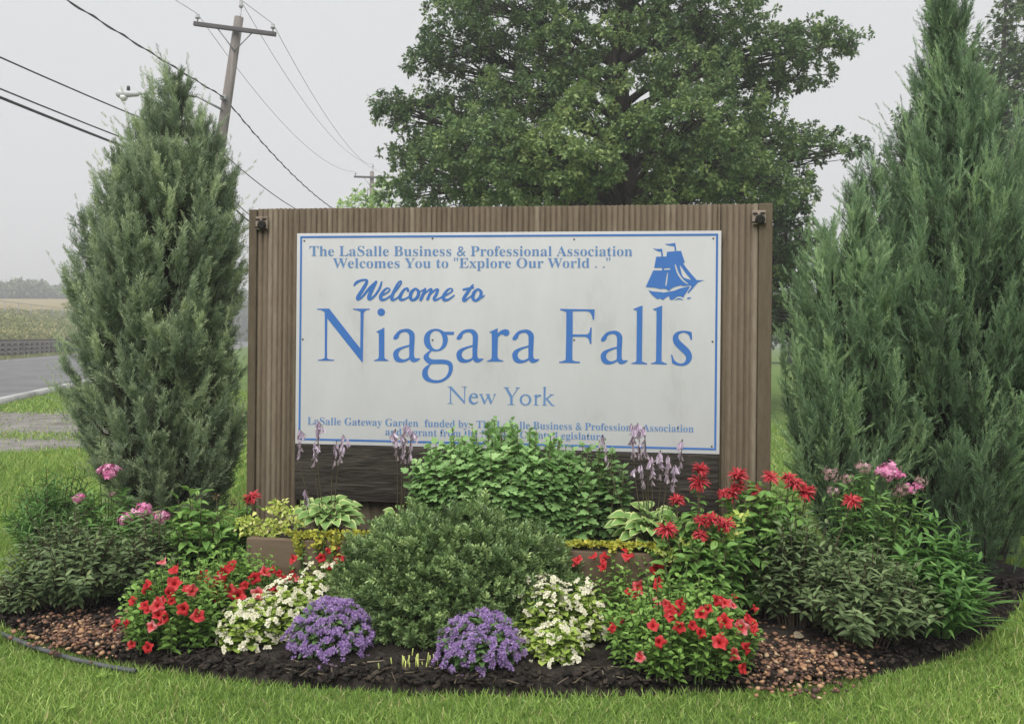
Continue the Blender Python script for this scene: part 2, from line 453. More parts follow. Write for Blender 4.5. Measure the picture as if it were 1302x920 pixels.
def hosta_tmpl():
    V, F, T = [], [], []
    prof = [(0.0, 0.012), (0.22, 0.025), (0.34, 0.24), (0.5, 0.33), (0.68, 0.3), (0.85, 0.17), (1.0, 0.004)]
    for y, x in prof:
        z = 0.12 * math.sin(y * PI) - 0.28 * y * y
        inn = x * 0.74
        for xx, tn in ((-x, 0.45), (-inn, 0.42), (-inn * 0.99, -0.05), (0, -0.02), (inn * 0.99, -0.05), (inn, 0.42), (x, 0.45)):
            V.append((xx, y, z + abs(xx) * 0.35 + 0.02 * math.sin(xx * 40)))
            T.append(tn if y > 0.25 else 0.0)
    for i in range(len(prof) - 1):
        for j in range(6):
            a = i * 7 + j
            F.append((a, a + 1, a + 8, a + 7))
    return np.array(V), F, np.array(T)


HOSTA = hosta_tmpl()


def spray_tmpl(n, tilt, ln, w, seed):
    """A feathery juniper sprig: a thin axis and needles all round it."""
    r = random.Random(seed)
    V, F = [], []
    V += [(-0.012, 0, 0), (0.012, 0, 0), (0.004, 1, 0.05), (-0.004, 1, 0.05)]
    F.append((0, 1, 2, 3))
    for i in range(n):
        y = 0.06 + 0.9 * i / n
        a = i * 2.4 + r.uniform(-.3, .3)
        l = (ln * (1 - 0.6 * y) + 0.07) * r.uniform(0.8, 1.2)
        d = Vector((math.cos(a) * math.sin(tilt), math.cos(tilt), math.sin(a) * math.sin(tilt)))
        s = d.cross(Vector((r.uniform(-1, 1), r.uniform(-1, 1), r.uniform(-1, 1)))).normalized() * w
        o = Vector((0, y, 0.05 * y * y))
        b = len(V)
        V += [tuple(o), tuple(o + d * l * 0.45 + s), tuple(o + d * l), tuple(o + d * l * 0.45 - s)]
        F.append((b, b + 1, b + 2, b + 3))
    return np.array(V), F


SPRAYS = [spray_tmpl(17, 0.6, 0.42, 0.027, k) for k in range(3)]
SPRAYS_THIN = [spray_tmpl(17, 0.4, 0.34, 0.021, k + 9) for k in range(3)]


def rnd_dir(n, up=0.0):
    v = RNG.normal(size=(n, 3))
    v = norm(v)
    v[:, 2] = v[:, 2] + up
    return norm(v)


def rot_about(v, ang):
    """random perturbation of direction(s) v by up to ang"""
    return norm(norm(v) + RNG.normal(size=v.shape) * ang)


# ================================================================== THE SETTING
TH = R_(13.6)                                   # the road runs 13.6 degrees left of straight ahead
RA = np.array((-math.sin(TH), math.cos(TH)))    # along the road
RB = np.array((math.cos(TH), math.sin(TH)))     # across it, to the right


def AB(a, b, z=0.0):
    x, y = RA * a + RB * b
    return Vector((x, y, z))


def hill(b, y=100.0):
    """bank above the crib wall, then a field rising away from the road"""
    if b > -25:
        return float(np.interp(b, [-25, -21, -17.6, -17.3], [2.7, 1.9, 1.15, 0.0]))
    zy = float(np.interp(y, [60, 90, 140, 220, 300, 1200], [3.4, 4.3, 5.9, 10.2, 10.6, 12]))
    t = min(1.0, (-25 - b) / 6.0)
    return 2.7 + (zy - 2.7) * t


def sheet(name, als, bls, zf, mats, mi=None, kind='structure'):
    g = Geo()
    V = [tuple(AB(a, b, zf(a, b))) for a in als for b in bls]
    nb = len(bls)
    for i in range(len(als) - 1):
        for j in range(nb - 1):
            pass
    F, K = [], []
    for i in range(len(als) - 1):
        for j in range(nb - 1):
            F.append((i * nb + j, i * nb + j + 1, (i + 1) * nb + j + 1, (i + 1) * nb + j))
            K.append(mi((als[i] + als[i + 1]) / 2, (bls[j] + bls[j + 1]) / 2) if mi else 0)
    g.add(V, F)
    g.M = [np.array(K, dtype=np.int32)]
    o = g.build(name, mats, smooth=True)
    return tag(o, kind=kind)


als = [-80, -40, -20, -10, 0, 10, 20, 30, 40, 50, 60, 70, 80, 90, 100, 115, 130, 145, 160, 180, 200, 230, 260, 340, 450, 600, 900, 1400, 2400]
sheet('ground', als, [-17.3, -17, -12, -6, -2, 0, 4, 8, 15, 30, 60, 120, 250, 600, 1600], lambda a, b: 0.0, [M['lawn']])
rr = random.Random(3)
sheet('hill', als, [-1600, -300, -200, -120, -90, -75, -62, -52, -46, -40, -34, -29, -25, -21, -17.6, -17.3],
      lambda a, b: hill(b, AB(a, b).y) + (rr.uniform(-0.1, 0.1) if b < -26 else 0), [M['meadow'], M['golden']], lambda a, b: 1 if b < -30 else 0)
sheet('road', als, [-16.2, -13, -10, -8, -6.2], lambda a, b: 0.006, [M['asphalt']])
g = Geo()
for k in range(40):
    a0 = -40 + k * 12.0
    V = [tuple(AB(a0, -15.2, 0.010)), tuple(AB(a0, -15.08, 0.010)), tuple(AB(a0 + 11.2, -15.08, 0.010)), tuple(AB(a0 + 11.2, -15.2, 0.010))]
    g.add(V, [(0, 1, 2, 3)])
tag(g.build('road_marking', M['concrete']), kind='structure')
g = Geo()
for k in range(120):
    a0 = -30 + k * 3.0
    vv = [AB(a0, -6.2), AB(a0, -5.98), AB(a0 + 2.97, -5.98), AB(a0 + 2.97, -6.2)]
    g.add([(v.x, v.y, 0.0) for v in vv] + [(v.x, v.y, 0.11) for v in vv], [(0, 1, 5, 4), (1, 2, 6, 5), (2, 3, 7, 6), (3, 0, 4, 7), (4, 5, 6, 7)])
tag(g.build('kerb', M['concrete']), kind='structure')


def poly_sheet(name, pts, mat, z, kind='structure'):
    bm = bmesh.new()
    vs = [bm.verts.new((p[0], p[1], z)) for p in pts]
    f = bm.faces.new(vs)
    if f.normal.z < 0: f.normal_flip()
    bmesh.ops.triangulate(bm, faces=[f])
    me = bpy.data.meshes.new(name)
    bm.to_mesh(me)
    bm.free()
    me.materials.append(mat)
    o = bpy.data.objects.new(name, me)
    C.objects.link(o)
    return tag(o, kind=kind)


# worn gravel lot between the lawn and the road
lot = []
for px, py in [(-330, 583), (-200, 588), (-60, 577), (30, 578), (70, 572), (130, 574), (205, 560), (215, 540),
               (180, 526), (110, 519), (60, 524), (0, 523), (-90, 531), (-200, 533), (-330, 545)]:
    p = G(px, py)
    lot.append((p.x + rr.uniform(-.15, .15), p.y + rr.uniform(-.15, .15)))
poly_sheet('gravel_lot', lot, M['gravel'], 0.005)

# flower bed soil: an arc-fronted bed
BEDPX = [(-28, 778), (0, 801), (60, 824), (120, 840), (200, 854), (300, 867), (400, 876), (500, 882), (600, 885), (700, 886),
         (800, 885), (900, 882), (1000, 877), (1090, 866), (1160, 851), (1220, 832), (1265, 808), (1290, 780), (1310, 745)]
bed = [(G(x, y).x, G(x, y).y) for x, y in BEDPX] + [(3.45, 6.0), (3.0, 6.7), (1.5, 6.4), (0, 6.2), (-1.5, 6.4), (-2.3, 6.6), (-2.7, 5.9), (-2.92, 5.25)]
BED = np.array(bed)


def inside(poly, pts):
    x, y = pts[:, 0], pts[:, 1]
    r = np.zeros(len(pts), bool)
    n = len(poly)
    j = n - 1
    for i in range(n):
        xi, yi, xj, yj = poly[i][0], poly[i][1], poly[j][0], poly[j][1]
        c = ((yi > y) != (yj > y)) & (x < (xj - xi) * (y - yi) / (yj - yi + 1e-12) + xi)
        r ^= c
        j = i
    return r


def bed_soil():
    cx, cy = BED.mean(0)
    # densify the outline, then rings towards the middle, mounded and lumpy
    out = []
    for i in range(len(BED)):
        a, b = BED[i], BED[(i + 1) % len(BED)]
        n = max(1, int(np.linalg.norm(b - a) / 0.06))
        for k in range(n): out.append(a + (b - a) * k / n)
    out = np.array(out)
    out += RNG.normal(size=out.shape) * 0.012
    V, F, n = [], [], len(out)
    rings = [1.0, 0.985, 0.96, 0.92, 0.87, 0.8, 0.7, 0.55, 0.35, 0.12]
    zz = [0.004, 0.012, 0.03, 0.045, 0.055, 0.06, 0.065, 0.07, 0.07, 0.07]
    for s, z in zip(rings, zz):
        p = np.array((cx, cy)) + (out - (cx, cy)) * s
        for q in p: V.append((q[0], q[1], z + (random.uniform(-.01, .014) if s < 0.99 else 0)))
    for i in range(len(rings) - 1):
        for j in range(n):
            F.append((i * n + j, i * n + (j + 1) % n, (i + 1) * n + (j + 1) % n, (i + 1) * n + j))
    F.append(tuple((len(rings) - 1) * n + j for j in range(n)))
    g = Geo().add(V, F)
    tag(g.build('garden_soil', M['soil'], smooth=True), kind='structure')


bed_soil()
SOILZ = 0.05


def scatter_px(n, lox, hix, loy, hiy, z):
    px, py = RNG.uniform(lox, hix, n), RNG.uniform(loy, hiy, n)
    return np.array([tuple(G(a, b, z)) for a, b in zip(px, py)])


def lump_tmpl(seed):
    r = random.Random(seed)
    bm = bmesh.new()
    bmesh.ops.create_icosphere(bm, subdivisions=1, radius=0.5)
    for v in bm.verts: v.co *= r.uniform(0.75, 1.2)
    V = np.array([tuple(v.co) for v in bm.verts])
    bm.verts.index_update()
    F = [tuple(v.index for v in f.verts) for f in bm.faces]
    bm.free()
    return V, F


LUMPS = [lump_tmpl(k) for k in range(4)]
CHIP = (np.array([(-.25, -.5, -.08), (.22, -.45, -.1), (.28, .5, -.06), (-.2, .42, -.1), (-.2, -.42, .1), (.18, -.4, .08), (.2, .42, .12), (-.16, .4, .07)]),
        [(3, 2, 1, 0), (4, 5, 6, 7), (0, 1, 5, 4), (1, 2, 6, 5), (2, 3, 7, 6), (3, 0, 4, 7)])


def mulch():
    g = Geo()
    p = RNG.uniform((-3.6, 3.7), (3.4, 5.6), (26000, 2))
    p = p[inside(BED * 1.0, p)]
    n = len(p)
    pos = np.column_stack([p, np.full(n, SOILZ + 0.0) + RNG.uniform(-.012, .016, n)])
    d = RNG.normal(size=(n, 3)) * (1, 1, .35)
    inst(g, CHIP, pos, d, rnd_dir(n, 2.0), RNG.uniform(0.012, 0.05, n), np.clip(RNG.beta(1.6, 4, n), 0, 1))
    tag(g.build('mulch_chips', M['chips']), kind='stuff')
    # straw and dry stalk litter along the front of the bed
    g = Geo()
    n = 230
    q = scatter_px(n, 60, 1230, 838, 884, SOILZ + .012)
    k = inside(BED, q[:, :2])
    q = q[k]
    n = len(q)
    inst(g, CHIP, q, RNG.normal(size=(n, 3)) * (1, 1, .15), rnd_dir(n, 2), np.column_stack([RNG.uniform(.006, .012, n), RNG.uniform(.02, .09, n), np.full(n, .02)]), RNG.beta(1.3, 2, n))
    tag(g.build('straw_litter', LF['straw']), kind='stuff')


mulch()


def pebbles(name, region, n, label=None):
    g = Geo()
    cx, cy, rx, ry = region
    a, r = RNG.uniform(0, 2 * PI, n), RNG.uniform(0, 1, n) ** .65 * RNG.uniform(0.5, 1.5, n)
    pos = np.array([tuple(G(cx + rx * rr_ * math.cos(t), cy + ry * rr_ * math.sin(t), SOILZ + .02)) for t, rr_ in zip(a, r)])
    pos[:, 2] += RNG.uniform(-.03, .005, n)
    for k in range(4):
        s = slice(k, None, 4)
        m = len(pos[s])
        S = (RNG.uniform(.009, .032, m) * np.where(RNG.uniform(0, 1, m) < .08, 1.6, 1))[:, None] * RNG.uniform((.7, .8, .4), (1.1, 1.2, .75), (m, 3))
        inst(g, LUMPS[k], pos[s], RNG.normal(size=(m, 3)) * (1, 1, .2), rnd_dir(m, 2), S, RNG.beta(1.3, 1.7, m))
    tag(g.build(name, M['pebble'], smooth=False), kind='stuff')


pebbles('pebble_mulch', (118, 800, 75, 24), 900)
pebbles('pebble_mulch', (1020, 832, 75, 34), 1300)
pebbles('pebble_mulch', (955, 800, 30, 30), 250)


# ------------------------------------------------------------------ lawn grass
def grass():
    g = Geo()

    def patch(n, lo, hi, h, w, keep=None, zoff=0.0):
        p = RNG.uniform(lo, hi, (n, 2))
        k = ~inside(BED * 1.0, p)
        # stay within a wedge a little wider than the picture
        k &= np.abs(p[:, 0]) < 0.78 * p[:, 1] + 0.6
        if keep is not None: k &= keep(p)
        p = p[k]
        m = len(p)
        cl = np.sin(p[:, 0] * 3.1 + 1.7 * np.sin(p[:, 1] * 2.3)) * 0.5 + np.sin(p[:, 1] * 4.7 + p[:, 0] * 1.9) * 0.5
        hh = h * RNG.uniform(0.5, 1.45, m) * (1 + 0.2 * cl)
        d = np.column_stack([RNG.normal(0, .55, m), RNG.normal(0, .55, m), np.ones(m)])
        dead = RNG.uniform(0, 1, m) < 0.07
        tone = np.where(dead, RNG.uniform(0, .1, m), np.clip(0.56 + 0.17 * cl + RNG.normal(0, .23, m), .2, 1))
        inst(g, BLADE, np.column_stack([p, np.full(m, zoff)]), d, np.column_stack([RNG.normal(size=(m, 2)), np.zeros(m)]),
             np.column_stack([w * RNG.uniform(.7, 1.3, m), hh, hh]), tone)

    patch(125000, (-3.4, 3.05), (3.4, 4.9), 0.038, 0.0045)
    patch(60000, (-3.9, 4.4), (-1.6, 7.2), 0.06, 0.0055)
    patch(16000, (2.2, 4.4), (4.4, 7.2), 0.07, 0.0055)
    lotp = np.array(lot)
    patch(130000, (-10.5, 6.2), (-1.2, 13.5), 0.075, 0.009, lambda p: ~inside(lotp, p))
    patch(40000, (0.6, 6.2), (9, 16), 0.075, 0.010)
    patch(50000, (-16, 13), (-2, 24), 0.09, 0.018, lambda p: ~inside(lotp, p) & (p[:, 0] * RB[0] + p[:, 1] * RB[1] > -5.8))
    patch(2600, (-12, 10.5), (-3, 18), 0.05, 0.014, lambda p: inside(lotp, p))
    patch(30000, (-12, 10.5), (-3, 18), 0.07, 0.014, lambda p: inside(lotp, p) & (np.sin(p[:, 0] * 1.1 + p[:, 1] * 2.1) + np.sin(p[:, 1] * 2.7 - p[:, 0] * .5) + RNG.normal(0, .35, len(p)) > 1.0))
    # broad weed leaves among the blades
    q = RNG.uniform((-3.2, 3.1), (3.2, 4.8), (40, 2))
    q = q[~inside(BED, q)]
    for a in q:
        k = random.randint(4, 9)
        an = RNG.uniform(0, 2 * PI, k)
        inst(g, OVATE, np.column_stack([a[0] + RNG.normal(0, .012, k), a[1] + RNG.normal(0, .012, k), np.full(k, .02)]), np.column_stack([np.cos(an), np.sin(an), np.full(k, .5)]), np.array([(0, 0, 1.0)]), RNG.uniform(.02, .035, k), RNG.uniform(.4, .8, k))
    # small yellow lawn flowers in the blades
    q = np.array([tuple(G(x, y, 0.07)) for x, y in [(185, 590), (60, 578), (100, 572), (112, 585), (25, 640), (60, 604), (130, 588), (88, 596), (210, 596), (20, 600), (1285, 700)]])
    for p in q:
        inst(g, SMALL, np.repeat(p[None], 10, 0) + (0, 0, 0), np.column_stack([np.cos(np.arange(10) * .63), np.sin(np.arange(10) * .63), np.full(10, .5)]), np.array([(0, 0, 1.0)]), 0.022, 0.6, 1)
    tag(g.build('grass', [LF['grass'], LF['yellow']]), kind='stuff')


grass()


# ================================================================== THE SIGN
SA, SB = Vector((-1.254, 5.287, 0)), Vector((1.138, 4.97, 0))
SX = (SB - SA).normalized()
SN = Vector((SX.y, -SX.x, 0))                   # towards the camera
SO = (SA + SB) * 0.5
SROT = math.atan2(SX.y, SX.x)


def on_sign(px, py, off=0.0):
    """photo pixel -> sign-local (x along, y = -off, z)"""
    u, v = float((px - CX) / FPX), float((py - CY) / FPX)
    r = u * CR - v * CU + CF
    o = Vector((0, 0, EYE))
    t = ((SO + SN * off) - o).dot(SN) / r.dot(SN)
    p = o + r * t
    return ((p - SO).dot(SX), -off, p.z)


sign = thing('welcome_sign', SO, 'large brown ribbed wooden welcome sign with white panel and blue lettering', 'sign', rotz=SROT)
XL, XR = on_sign(315, 450, -0.02)[0], on_sign(981, 450, -0.02)[0]
ZT = on_sign(650, 262, -0.02)[2]
PL, PR = on_sign(376.5, 430)[0], on_sign(916, 430)[0]
PZ0, PZ1 = on_sign(646, 570.5)[2], on_sign(646, 295)[2]
ZLOW = 0.555


def ribbed(x0, x1, z0, z1, yf, depth, pitch, seed):
    """A vertically fluted board: rounded ribs with narrow grooves."""
    r = random.Random(seed)
    prof = []
    x = x0
    tones = []
    while x < x1 - pitch * 0.4:
        p = pitch * r.uniform(0.9, 1.1)
        e = min(x + p, x1)
        if x1 - e < pitch * 0.4: e = x1
        w = e - x
        t = r.uniform(0.3, 0.62) if r.random() > 0.14 else r.uniform(0.7, 1.0)
        dz = r.uniform(-.0015, .0015)
        for f, y in ((0.0, depth), (0.2, depth), (0.26, 0.006), (0.4, 0.001), (0.6, 0), (0.8, 0.001), (0.94, 0.006), (0.99, depth)):
            prof.append((x + f * w, yf + y + dz, t))
        x = e
    prof.append((x1, yf + depth, 0.4))
    g = Geo()
    n = len(prof)
    V, T = [], []
    for z in (z0, z1):
        for k, (px, py, t) in enumerate(prof):
            V.append((px, py, z + (0.002 * math.sin(k * .9) if z == z1 else 0)))
            T.append(t)
    for z in (z1,):
        for px, py, t in prof:
            V.append((px, yf + 0.05, z))
            T.append(t)
    F = [(i, i + 1, n + i + 1, n + i) for i in range(n - 1)] + [(n + i, n + i + 1, 2 * n + i + 1, 2 * n + i) for i in range(n - 1)]
    g.add(V, F, np.array(T))
    box(g, (x0 + .001, yf + depth + 0.006, z0), (x1 - .001, yf + 0.075, z1 - 0.003), 0)
    return g


# ribs: left field, top field, right field, and the low strip under the dark plank
PITCH = 0.032
TR = 0.075
ribbed(XL + 0.05, PL - 0.002, 0.10, ZT, 0.022, 0.013, PITCH, 1).build('ribbed_board', M['wood_rib'], sign)
ribbed(PL + 0.002, PR - 0.002, ZLOW + 0.02, ZT, 0.024, 0.013, PITCH, 2).build('ribbed_board', M['wood_rib'], sign)
ribbed(PR + 0.002, XR - TR, 0.10, ZT, 0.022, 0.013, PITCH, 3).build('ribbed_board', M['wood_rib'], sign)
ribbed(PL + 0.02, PR - 0.02, 0.30, ZLOW + 0.018, 0.045, 0.012, 0.06, 4).build('ribbed_board', M['wood_rib'], sign)
g = Geo(); box(g, (XR - TR + .002, 0.018, 0.08), (XR, 0.11, ZT + 0.002), 0.006, 0.5); g.build('end_post', M['wood_rib'], sign)
g = Geo(); box(g, (XL, 0.018, 0.08), (XL + 0.048, 0.11, ZT - 0.004), 0.006, 0.35); g.build('end_post', M['wood_rib'], sign)
g = Geo(); box(g, (PL + .003, -0.012, ZLOW), (PR - .003, 0.02, PZ0 - 0.004), 0.005); g.build('lower_plank', M['wood_dark'], sign)
g = Geo(); box(g, (XL + .03, 0.104, 0.0), (XL + .12, 0.194, ZT - .1), 0.006); g.build('rear_post', M['wood_rib'], sign)
g = Geo(); box(g, (XR - .12, 0.114, 0.0), (XR - .03, 0.204, ZT - .1), 0.006); g.build('rear_post', M['wood_rib'], sign)
g = Geo(); box(g, (PL, 0.0, PZ0), (PR, 0.0185, PZ1), 0.0015)
panel = g.build('sign_panel', M['white_panel'], sign)
panel['label'] = 'white panel with blue border, lettering and ship emblem'

# blue border line
OFF = 0.0016


def flat_mesh(name, V, F, mat, parent):
    g = Geo().add(V, F)
    o = g.build(name, mat, parent)
    return o


bw, bi = 0.011, 0.020
x0, x1, z0, z1 = PL + bi, PR - bi * .85, PZ0 + bi * 1.1, PZ1 - bi * .8
V = [(x0, -OFF, z0), (x1, -OFF, z0), (x1, -OFF, z1), (x0, -OFF, z1), (x0 + bw, -OFF, z0 + bw), (x1 - bw, -OFF, z0 + bw), (x1 - bw, -OFF, z1 - bw), (x0 + bw, -OFF, z1 - bw)]
flat_mesh('border_line', V, [(0, 1, 5, 4), (1, 2, 6, 5), (2, 3, 7, 6), (3, 0, 4, 7)], M['blue'], panel)

# screws round the edge
for px, py in [(387, 306), (550, 303), (730, 304), (907, 303), (385, 431), (550, 432), (730, 432), (906, 434), (905, 567), (514, 560)]:
    x, y, z = on_sign(px, py)
    g = Geo()
    lathe(g, [(0.0055, 0), (0.0055, 0.0015), (0.003, 0.003)], 8, (x, -0.0005, z), Matrix.Rotation(PI / 2, 3, 'X'))
    g.build('screw', M['screw'], panel)


# ---- lettering -----------------------------------------------------------------
def crom(pts, sub=5):
    """Closed outline: (x, y) smooth points, (x, y, 1) corners; Catmull-Rom between them."""
    n = len(pts)
    out = []
    for i in range(n):
        p1, p2 = pts[i], pts[(i + 1) % n]
        p0, p3 = pts[i - 1], pts[(i + 2) % n]
        c1, c2 = len(p1) > 2, len(p2) > 2
        if c1 and c2:
            out.append((p1[0], p1[1]))
            continue
        a0 = p1 if c1 else p0
        a3 = p2 if c2 else p3
        for k in range(sub):
            t = k / sub
            q = []
            for d in (0, 1):
                m1 = (p2[d] - a0[d]) * 0.5 if not c1 else (p2[d] - p1[d])
                m2 = (a3[d] - p1[d]) * 0.5 if not c2 else (p2[d] - p1[d])
                h = (2 * t ** 3 - 3 * t ** 2 + 1) * p1[d] + (t ** 3 - 2 * t ** 2 + t) * m1 + (-2 * t ** 3 + 3 * t ** 2) * p2[d] + (t ** 3 - t ** 2) * m2
                q.append(h)
            out.append(tuple(q))
    return out


def fill_outlines(groups):
    """groups: list of lists of closed 2D outlines (outer and holes); returns 2D V, F by filled curves."""
    VV, FF = [], []
    for outlines in groups:
        cu = bpy.data.curves.new('outline', 'CURVE')
        cu.dimensions = '2D'
        cu.fill_mode = 'FRONT'
        for o in outlines:
            sp = cu.splines.new('POLY')
            sp.points.add(len(o) - 1)
            for k, (x, y) in enumerate(o): sp.points[k].co = (x, y, 0, 1)
            sp.use_cyclic_u = True
        ob = bpy.data.objects.new('outline', cu)
        C.objects.link(ob)
        dg = bpy.context.evaluated_depsgraph_get()
        me = ob.evaluated_get(dg).to_mesh()
        b = len(VV)
        VV += [(v.co.x, v.co.y) for v in me.vertices]
        FF += [tuple(b + i for i in p.vertices) for p in me.polygons]
        ob.evaluated_get(dg).to_mesh_clear()
        bpy.data.objects.remove(ob)
        bpy.data.curves.remove(cu)
    return VV, FF


def zoomed(x0, y0, s):
    return lambda p: (x0 + p[0] / s, y0 + p[1] / s)


def place_flat(name, VV, FF, tf, mat, off=OFF):
    V = []
    for v in VV:
        x, y = tf(v)
        V.append(on_sign(x, y, off))
    return flat_mesh(name, V, FF, mat, panel)


c = 1
gN = [[(42, 90, c), (122, 89, c), (328, 352, c), (330, 130), (322, 108), (300, 99), (280, 95, c), (280, 90, c), (390, 90, c), (390, 96, c), (366, 101), (352, 118), (350, 135),
       (345, 442, c), (338, 442, c), (110, 155, c), (108, 400), (112, 418), (125, 425), (155, 428, c), (155, 434, c), (48, 434, c), (48, 429, c), (75, 424), (90, 415), (93, 395), (93, 135), (88, 112), (70, 100), (42, 95, c)]]
gi = [[(433, 243, c), (488, 215, c), (488, 395), (490, 415), (500, 425), (514, 430, c), (514, 436, c), (420, 436, c), (420, 430, c), (436, 426), (449, 415), (451, 395), (451, 262), (447, 252)]]
gdot = [[(467 + 25 * math.cos(k * PI / 6), 113 + 25 * math.sin(k * PI / 6)) for k in range(12)]]
ga = [[(547, 285), (556, 265), (585, 235), (620, 224), (650, 224), (675, 238), (688, 262), (688, 300), (684, 380), (687, 408), (696, 418), (708, 418), (726, 418, c), (722, 425), (705, 438), (685, 444),
       (668, 440), (655, 425, c), (640, 435), (610, 445), (580, 444), (557, 430), (546, 400), (550, 375), (570, 355), (610, 340), (653, 328, c), (654, 290), (652, 265), (640, 248), (620, 244), (600, 250),
       (588, 262), (582, 280), (568, 292), (555, 294)],
      [(652, 340, c), (652, 405), (640, 418), (618, 425), (597, 420), (583, 403), (582, 385), (592, 367), (615, 353)]]
gg = [[(885, 243, c), (950, 243, c), (948, 258), (935, 263), (900, 262, c), (908, 285), (905, 315), (890, 345), (860, 367), (825, 373), (800, 371), (785, 390), (782, 405), (795, 421), (820, 426), (870, 426),
       (910, 432), (935, 450), (942, 480), (935, 515), (915, 545), (880, 570), (840, 581), (800, 579), (765, 568), (743, 545), (738, 515), (745, 490), (765, 470), (788, 457, c), (770, 447), (750, 425), (748, 405),
       (760, 388), (790, 364, c), (770, 350), (754, 325), (750, 295), (757, 262), (778, 238), (805, 226), (835, 223), (862, 230)],
      [(830, 236), (855, 246), (870, 270), (875, 300), (870, 330), (855, 352), (835, 360), (812, 352), (795, 325), (789, 290), (793, 262), (808, 243)],
      [(800, 458), (840, 456), (880, 456), (905, 462), (914, 478), (912, 505), (898, 535), (872, 555), (840, 563), (805, 558), (782, 540), (774, 512), (780, 485), (790, 468)]]
gr = [[(1181, 245, c), (1238, 219, c), (1238, 252, c), (1260, 235), (1286, 226), (1306, 230), (1316, 245), (1311, 263), (1292, 271), (1272, 262), (1258, 262), (1240, 280, c), (1237, 395), (1240, 415), (1252, 427),
       (1275, 433, c), (1275, 440, c), (1168, 440, c), (1168, 434, c), (1185, 429), (1197, 418), (1199, 395), (1199, 262), (1195, 252)]]
gF = [[(376, 91, c), (605, 95, c), (601, 163, c), (592, 163, c), (586, 135), (570, 113), (545, 107), (459, 107, c), (459, 260, c), (545, 260), (565, 252), (572, 235), (577, 214, c), (585, 214, c), (583, 323, c),
       (573, 323, c), (567, 298), (555, 282), (530, 276), (459, 276, c), (457, 415), (463, 432), (480, 438), (506, 440, c), (506, 450, c), (369, 448, c), (369, 441, c), (392, 437), (408, 428), (413, 410), (417, 130),
       (410, 112), (395, 104), (376, 100, c)]]
gl = [[(861, 92, c), (922, 68, c), (918, 420), (922, 437), (935, 446), (952, 451, c), (952, 458, c), (848, 455, c), (848, 449, c), (868, 445), (879, 435), (881, 415), (884, 120), (878, 103), (861, 96, c)]]
gs = [[(1247, 246, c), (1250, 295, c), (1240, 294), (1228, 265), (1205, 250), (1185, 249), (1164, 260), (1159, 280), (1170, 302), (1200, 330), (1232, 362), (1248, 395), (1246, 425), (1230, 450), (1200, 466),
       (1165, 467), (1135, 460), (1118, 450, c), (1110, 395, c), (1118, 395), (1130, 425), (1150, 445), (1178, 453), (1200, 443), (1210, 420), (1203, 398), (1175, 370), (1140, 335), (1124, 305), (1124, 275),
       (1140, 250), (1170, 238), (1205, 236), (1230, 240)]]


def sh(gl_, dx, dy):
    return [[(p[0] + dx, p[1] + dy, *p[2:]) for p in o] for o in gl_]


big = [gN, gi, gdot, ga, gg, sh(ga, 419, 2), gr, sh(ga, 789, 5), sh(gF, 1276, 0), sh(ga, 1375, 13), sh(gl, 1276, 0), sh(gl, 1406, 1), sh(gs, 1276, 0)]
VV, FF = fill_outlines([[crom(o) for o in gset] for gset in big])
place_flat('lettering', VV, FF, zoomed(395, 375, 5.208), M['blue'])

nN = [[(112, 90, c), (155, 90, c), (286, 238, c), (286, 110), (280, 98), (258, 95, c), (258, 90, c), (315, 92, c), (315, 97, c), (300, 102), (297, 115), (293, 270, c), (288, 270, c), (150, 122, c), (152, 250), (156, 262),
       (175, 266, c), (175, 270, c), (112, 268, c), (112, 264, c), (130, 260), (137, 250), (138, 115), (130, 100), (112, 95, c)]]
ne = [[(428, 208, c), (427, 185), (410, 165), (385, 158), (358, 168), (338, 195), (332, 225), (342, 255), (365, 273), (392, 275), (415, 265), (430, 250, c), (428, 243, c), (405, 256), (385, 256), (365, 240), (357, 215), (358, 208, c)],
      [(361, 196, c), (370, 175), (385, 168), (400, 178), (405, 196, c)]]
nw = [[(440, 168, c), (480, 168, c), (480, 173, c), (470, 178, c), (503, 245, c), (525, 190, c), (517, 176, c), (508, 172, c), (508, 168, c), (556, 168, c), (556, 172, c), (546, 177, c), (572, 245, c), (597, 180, c), (588, 173, c), (588, 168, c),
       (618, 168, c), (618, 172, c), (607, 178, c), (563, 277, c), (558, 277, c), (531, 207, c), (497, 275, c), (491, 275, c), (452, 180, c), (440, 173, c)]]
nY = [[(695, 97, c), (750, 100, c), (750, 106, c), (738, 110, c), (785, 190, c), (832, 112, c), (818, 106, c), (815, 100, c), (862, 100, c), (862, 104, c), (845, 112, c), (788, 200, c), (787, 262), (792, 274), (806, 277, c), (806, 282, c),
       (735, 280, c), (735, 276, c), (755, 273), (762, 262), (762, 205, c), (712, 112, c), (695, 103, c)]]
no = [[(920 + 60 * math.cos(k * PI / 8), 228 + 58 * math.sin(k * PI / 8)) for k in range(16)], [(920 + 37 * math.cos(k * PI / 8), 228 + 46 * math.sin(k * PI / 8)) for k in range(16)]]
nr = [[(1005, 188, c), (1038, 168, c), (1038, 190, c), (1055, 175), (1075, 174), (1083, 183), (1075, 195), (1060, 192), (1038, 208, c), (1037, 265), (1042, 278), (1058, 281, c), (1058, 286, c), (1005, 284, c), (1005, 280, c), (1015, 276), (1018, 262), (1018, 200), (1012, 192)]]
nk = [[(1098, 100, c), (1130, 90, c), (1127, 215, c), (1178, 180, c), (1170, 174, c), (1170, 170, c), (1215, 172, c), (1215, 177, c), (1195, 182, c), (1150, 215, c), (1200, 275), (1225, 285, c), (1225, 290, c), (1190, 290, c), (1130, 222, c), (1128, 265), (1132, 280),
       (1145, 283, c), (1145, 288, c), (1092, 285, c), (1092, 281, c), (1104, 277), (1106, 262), (1108, 115), (1104, 106)]]
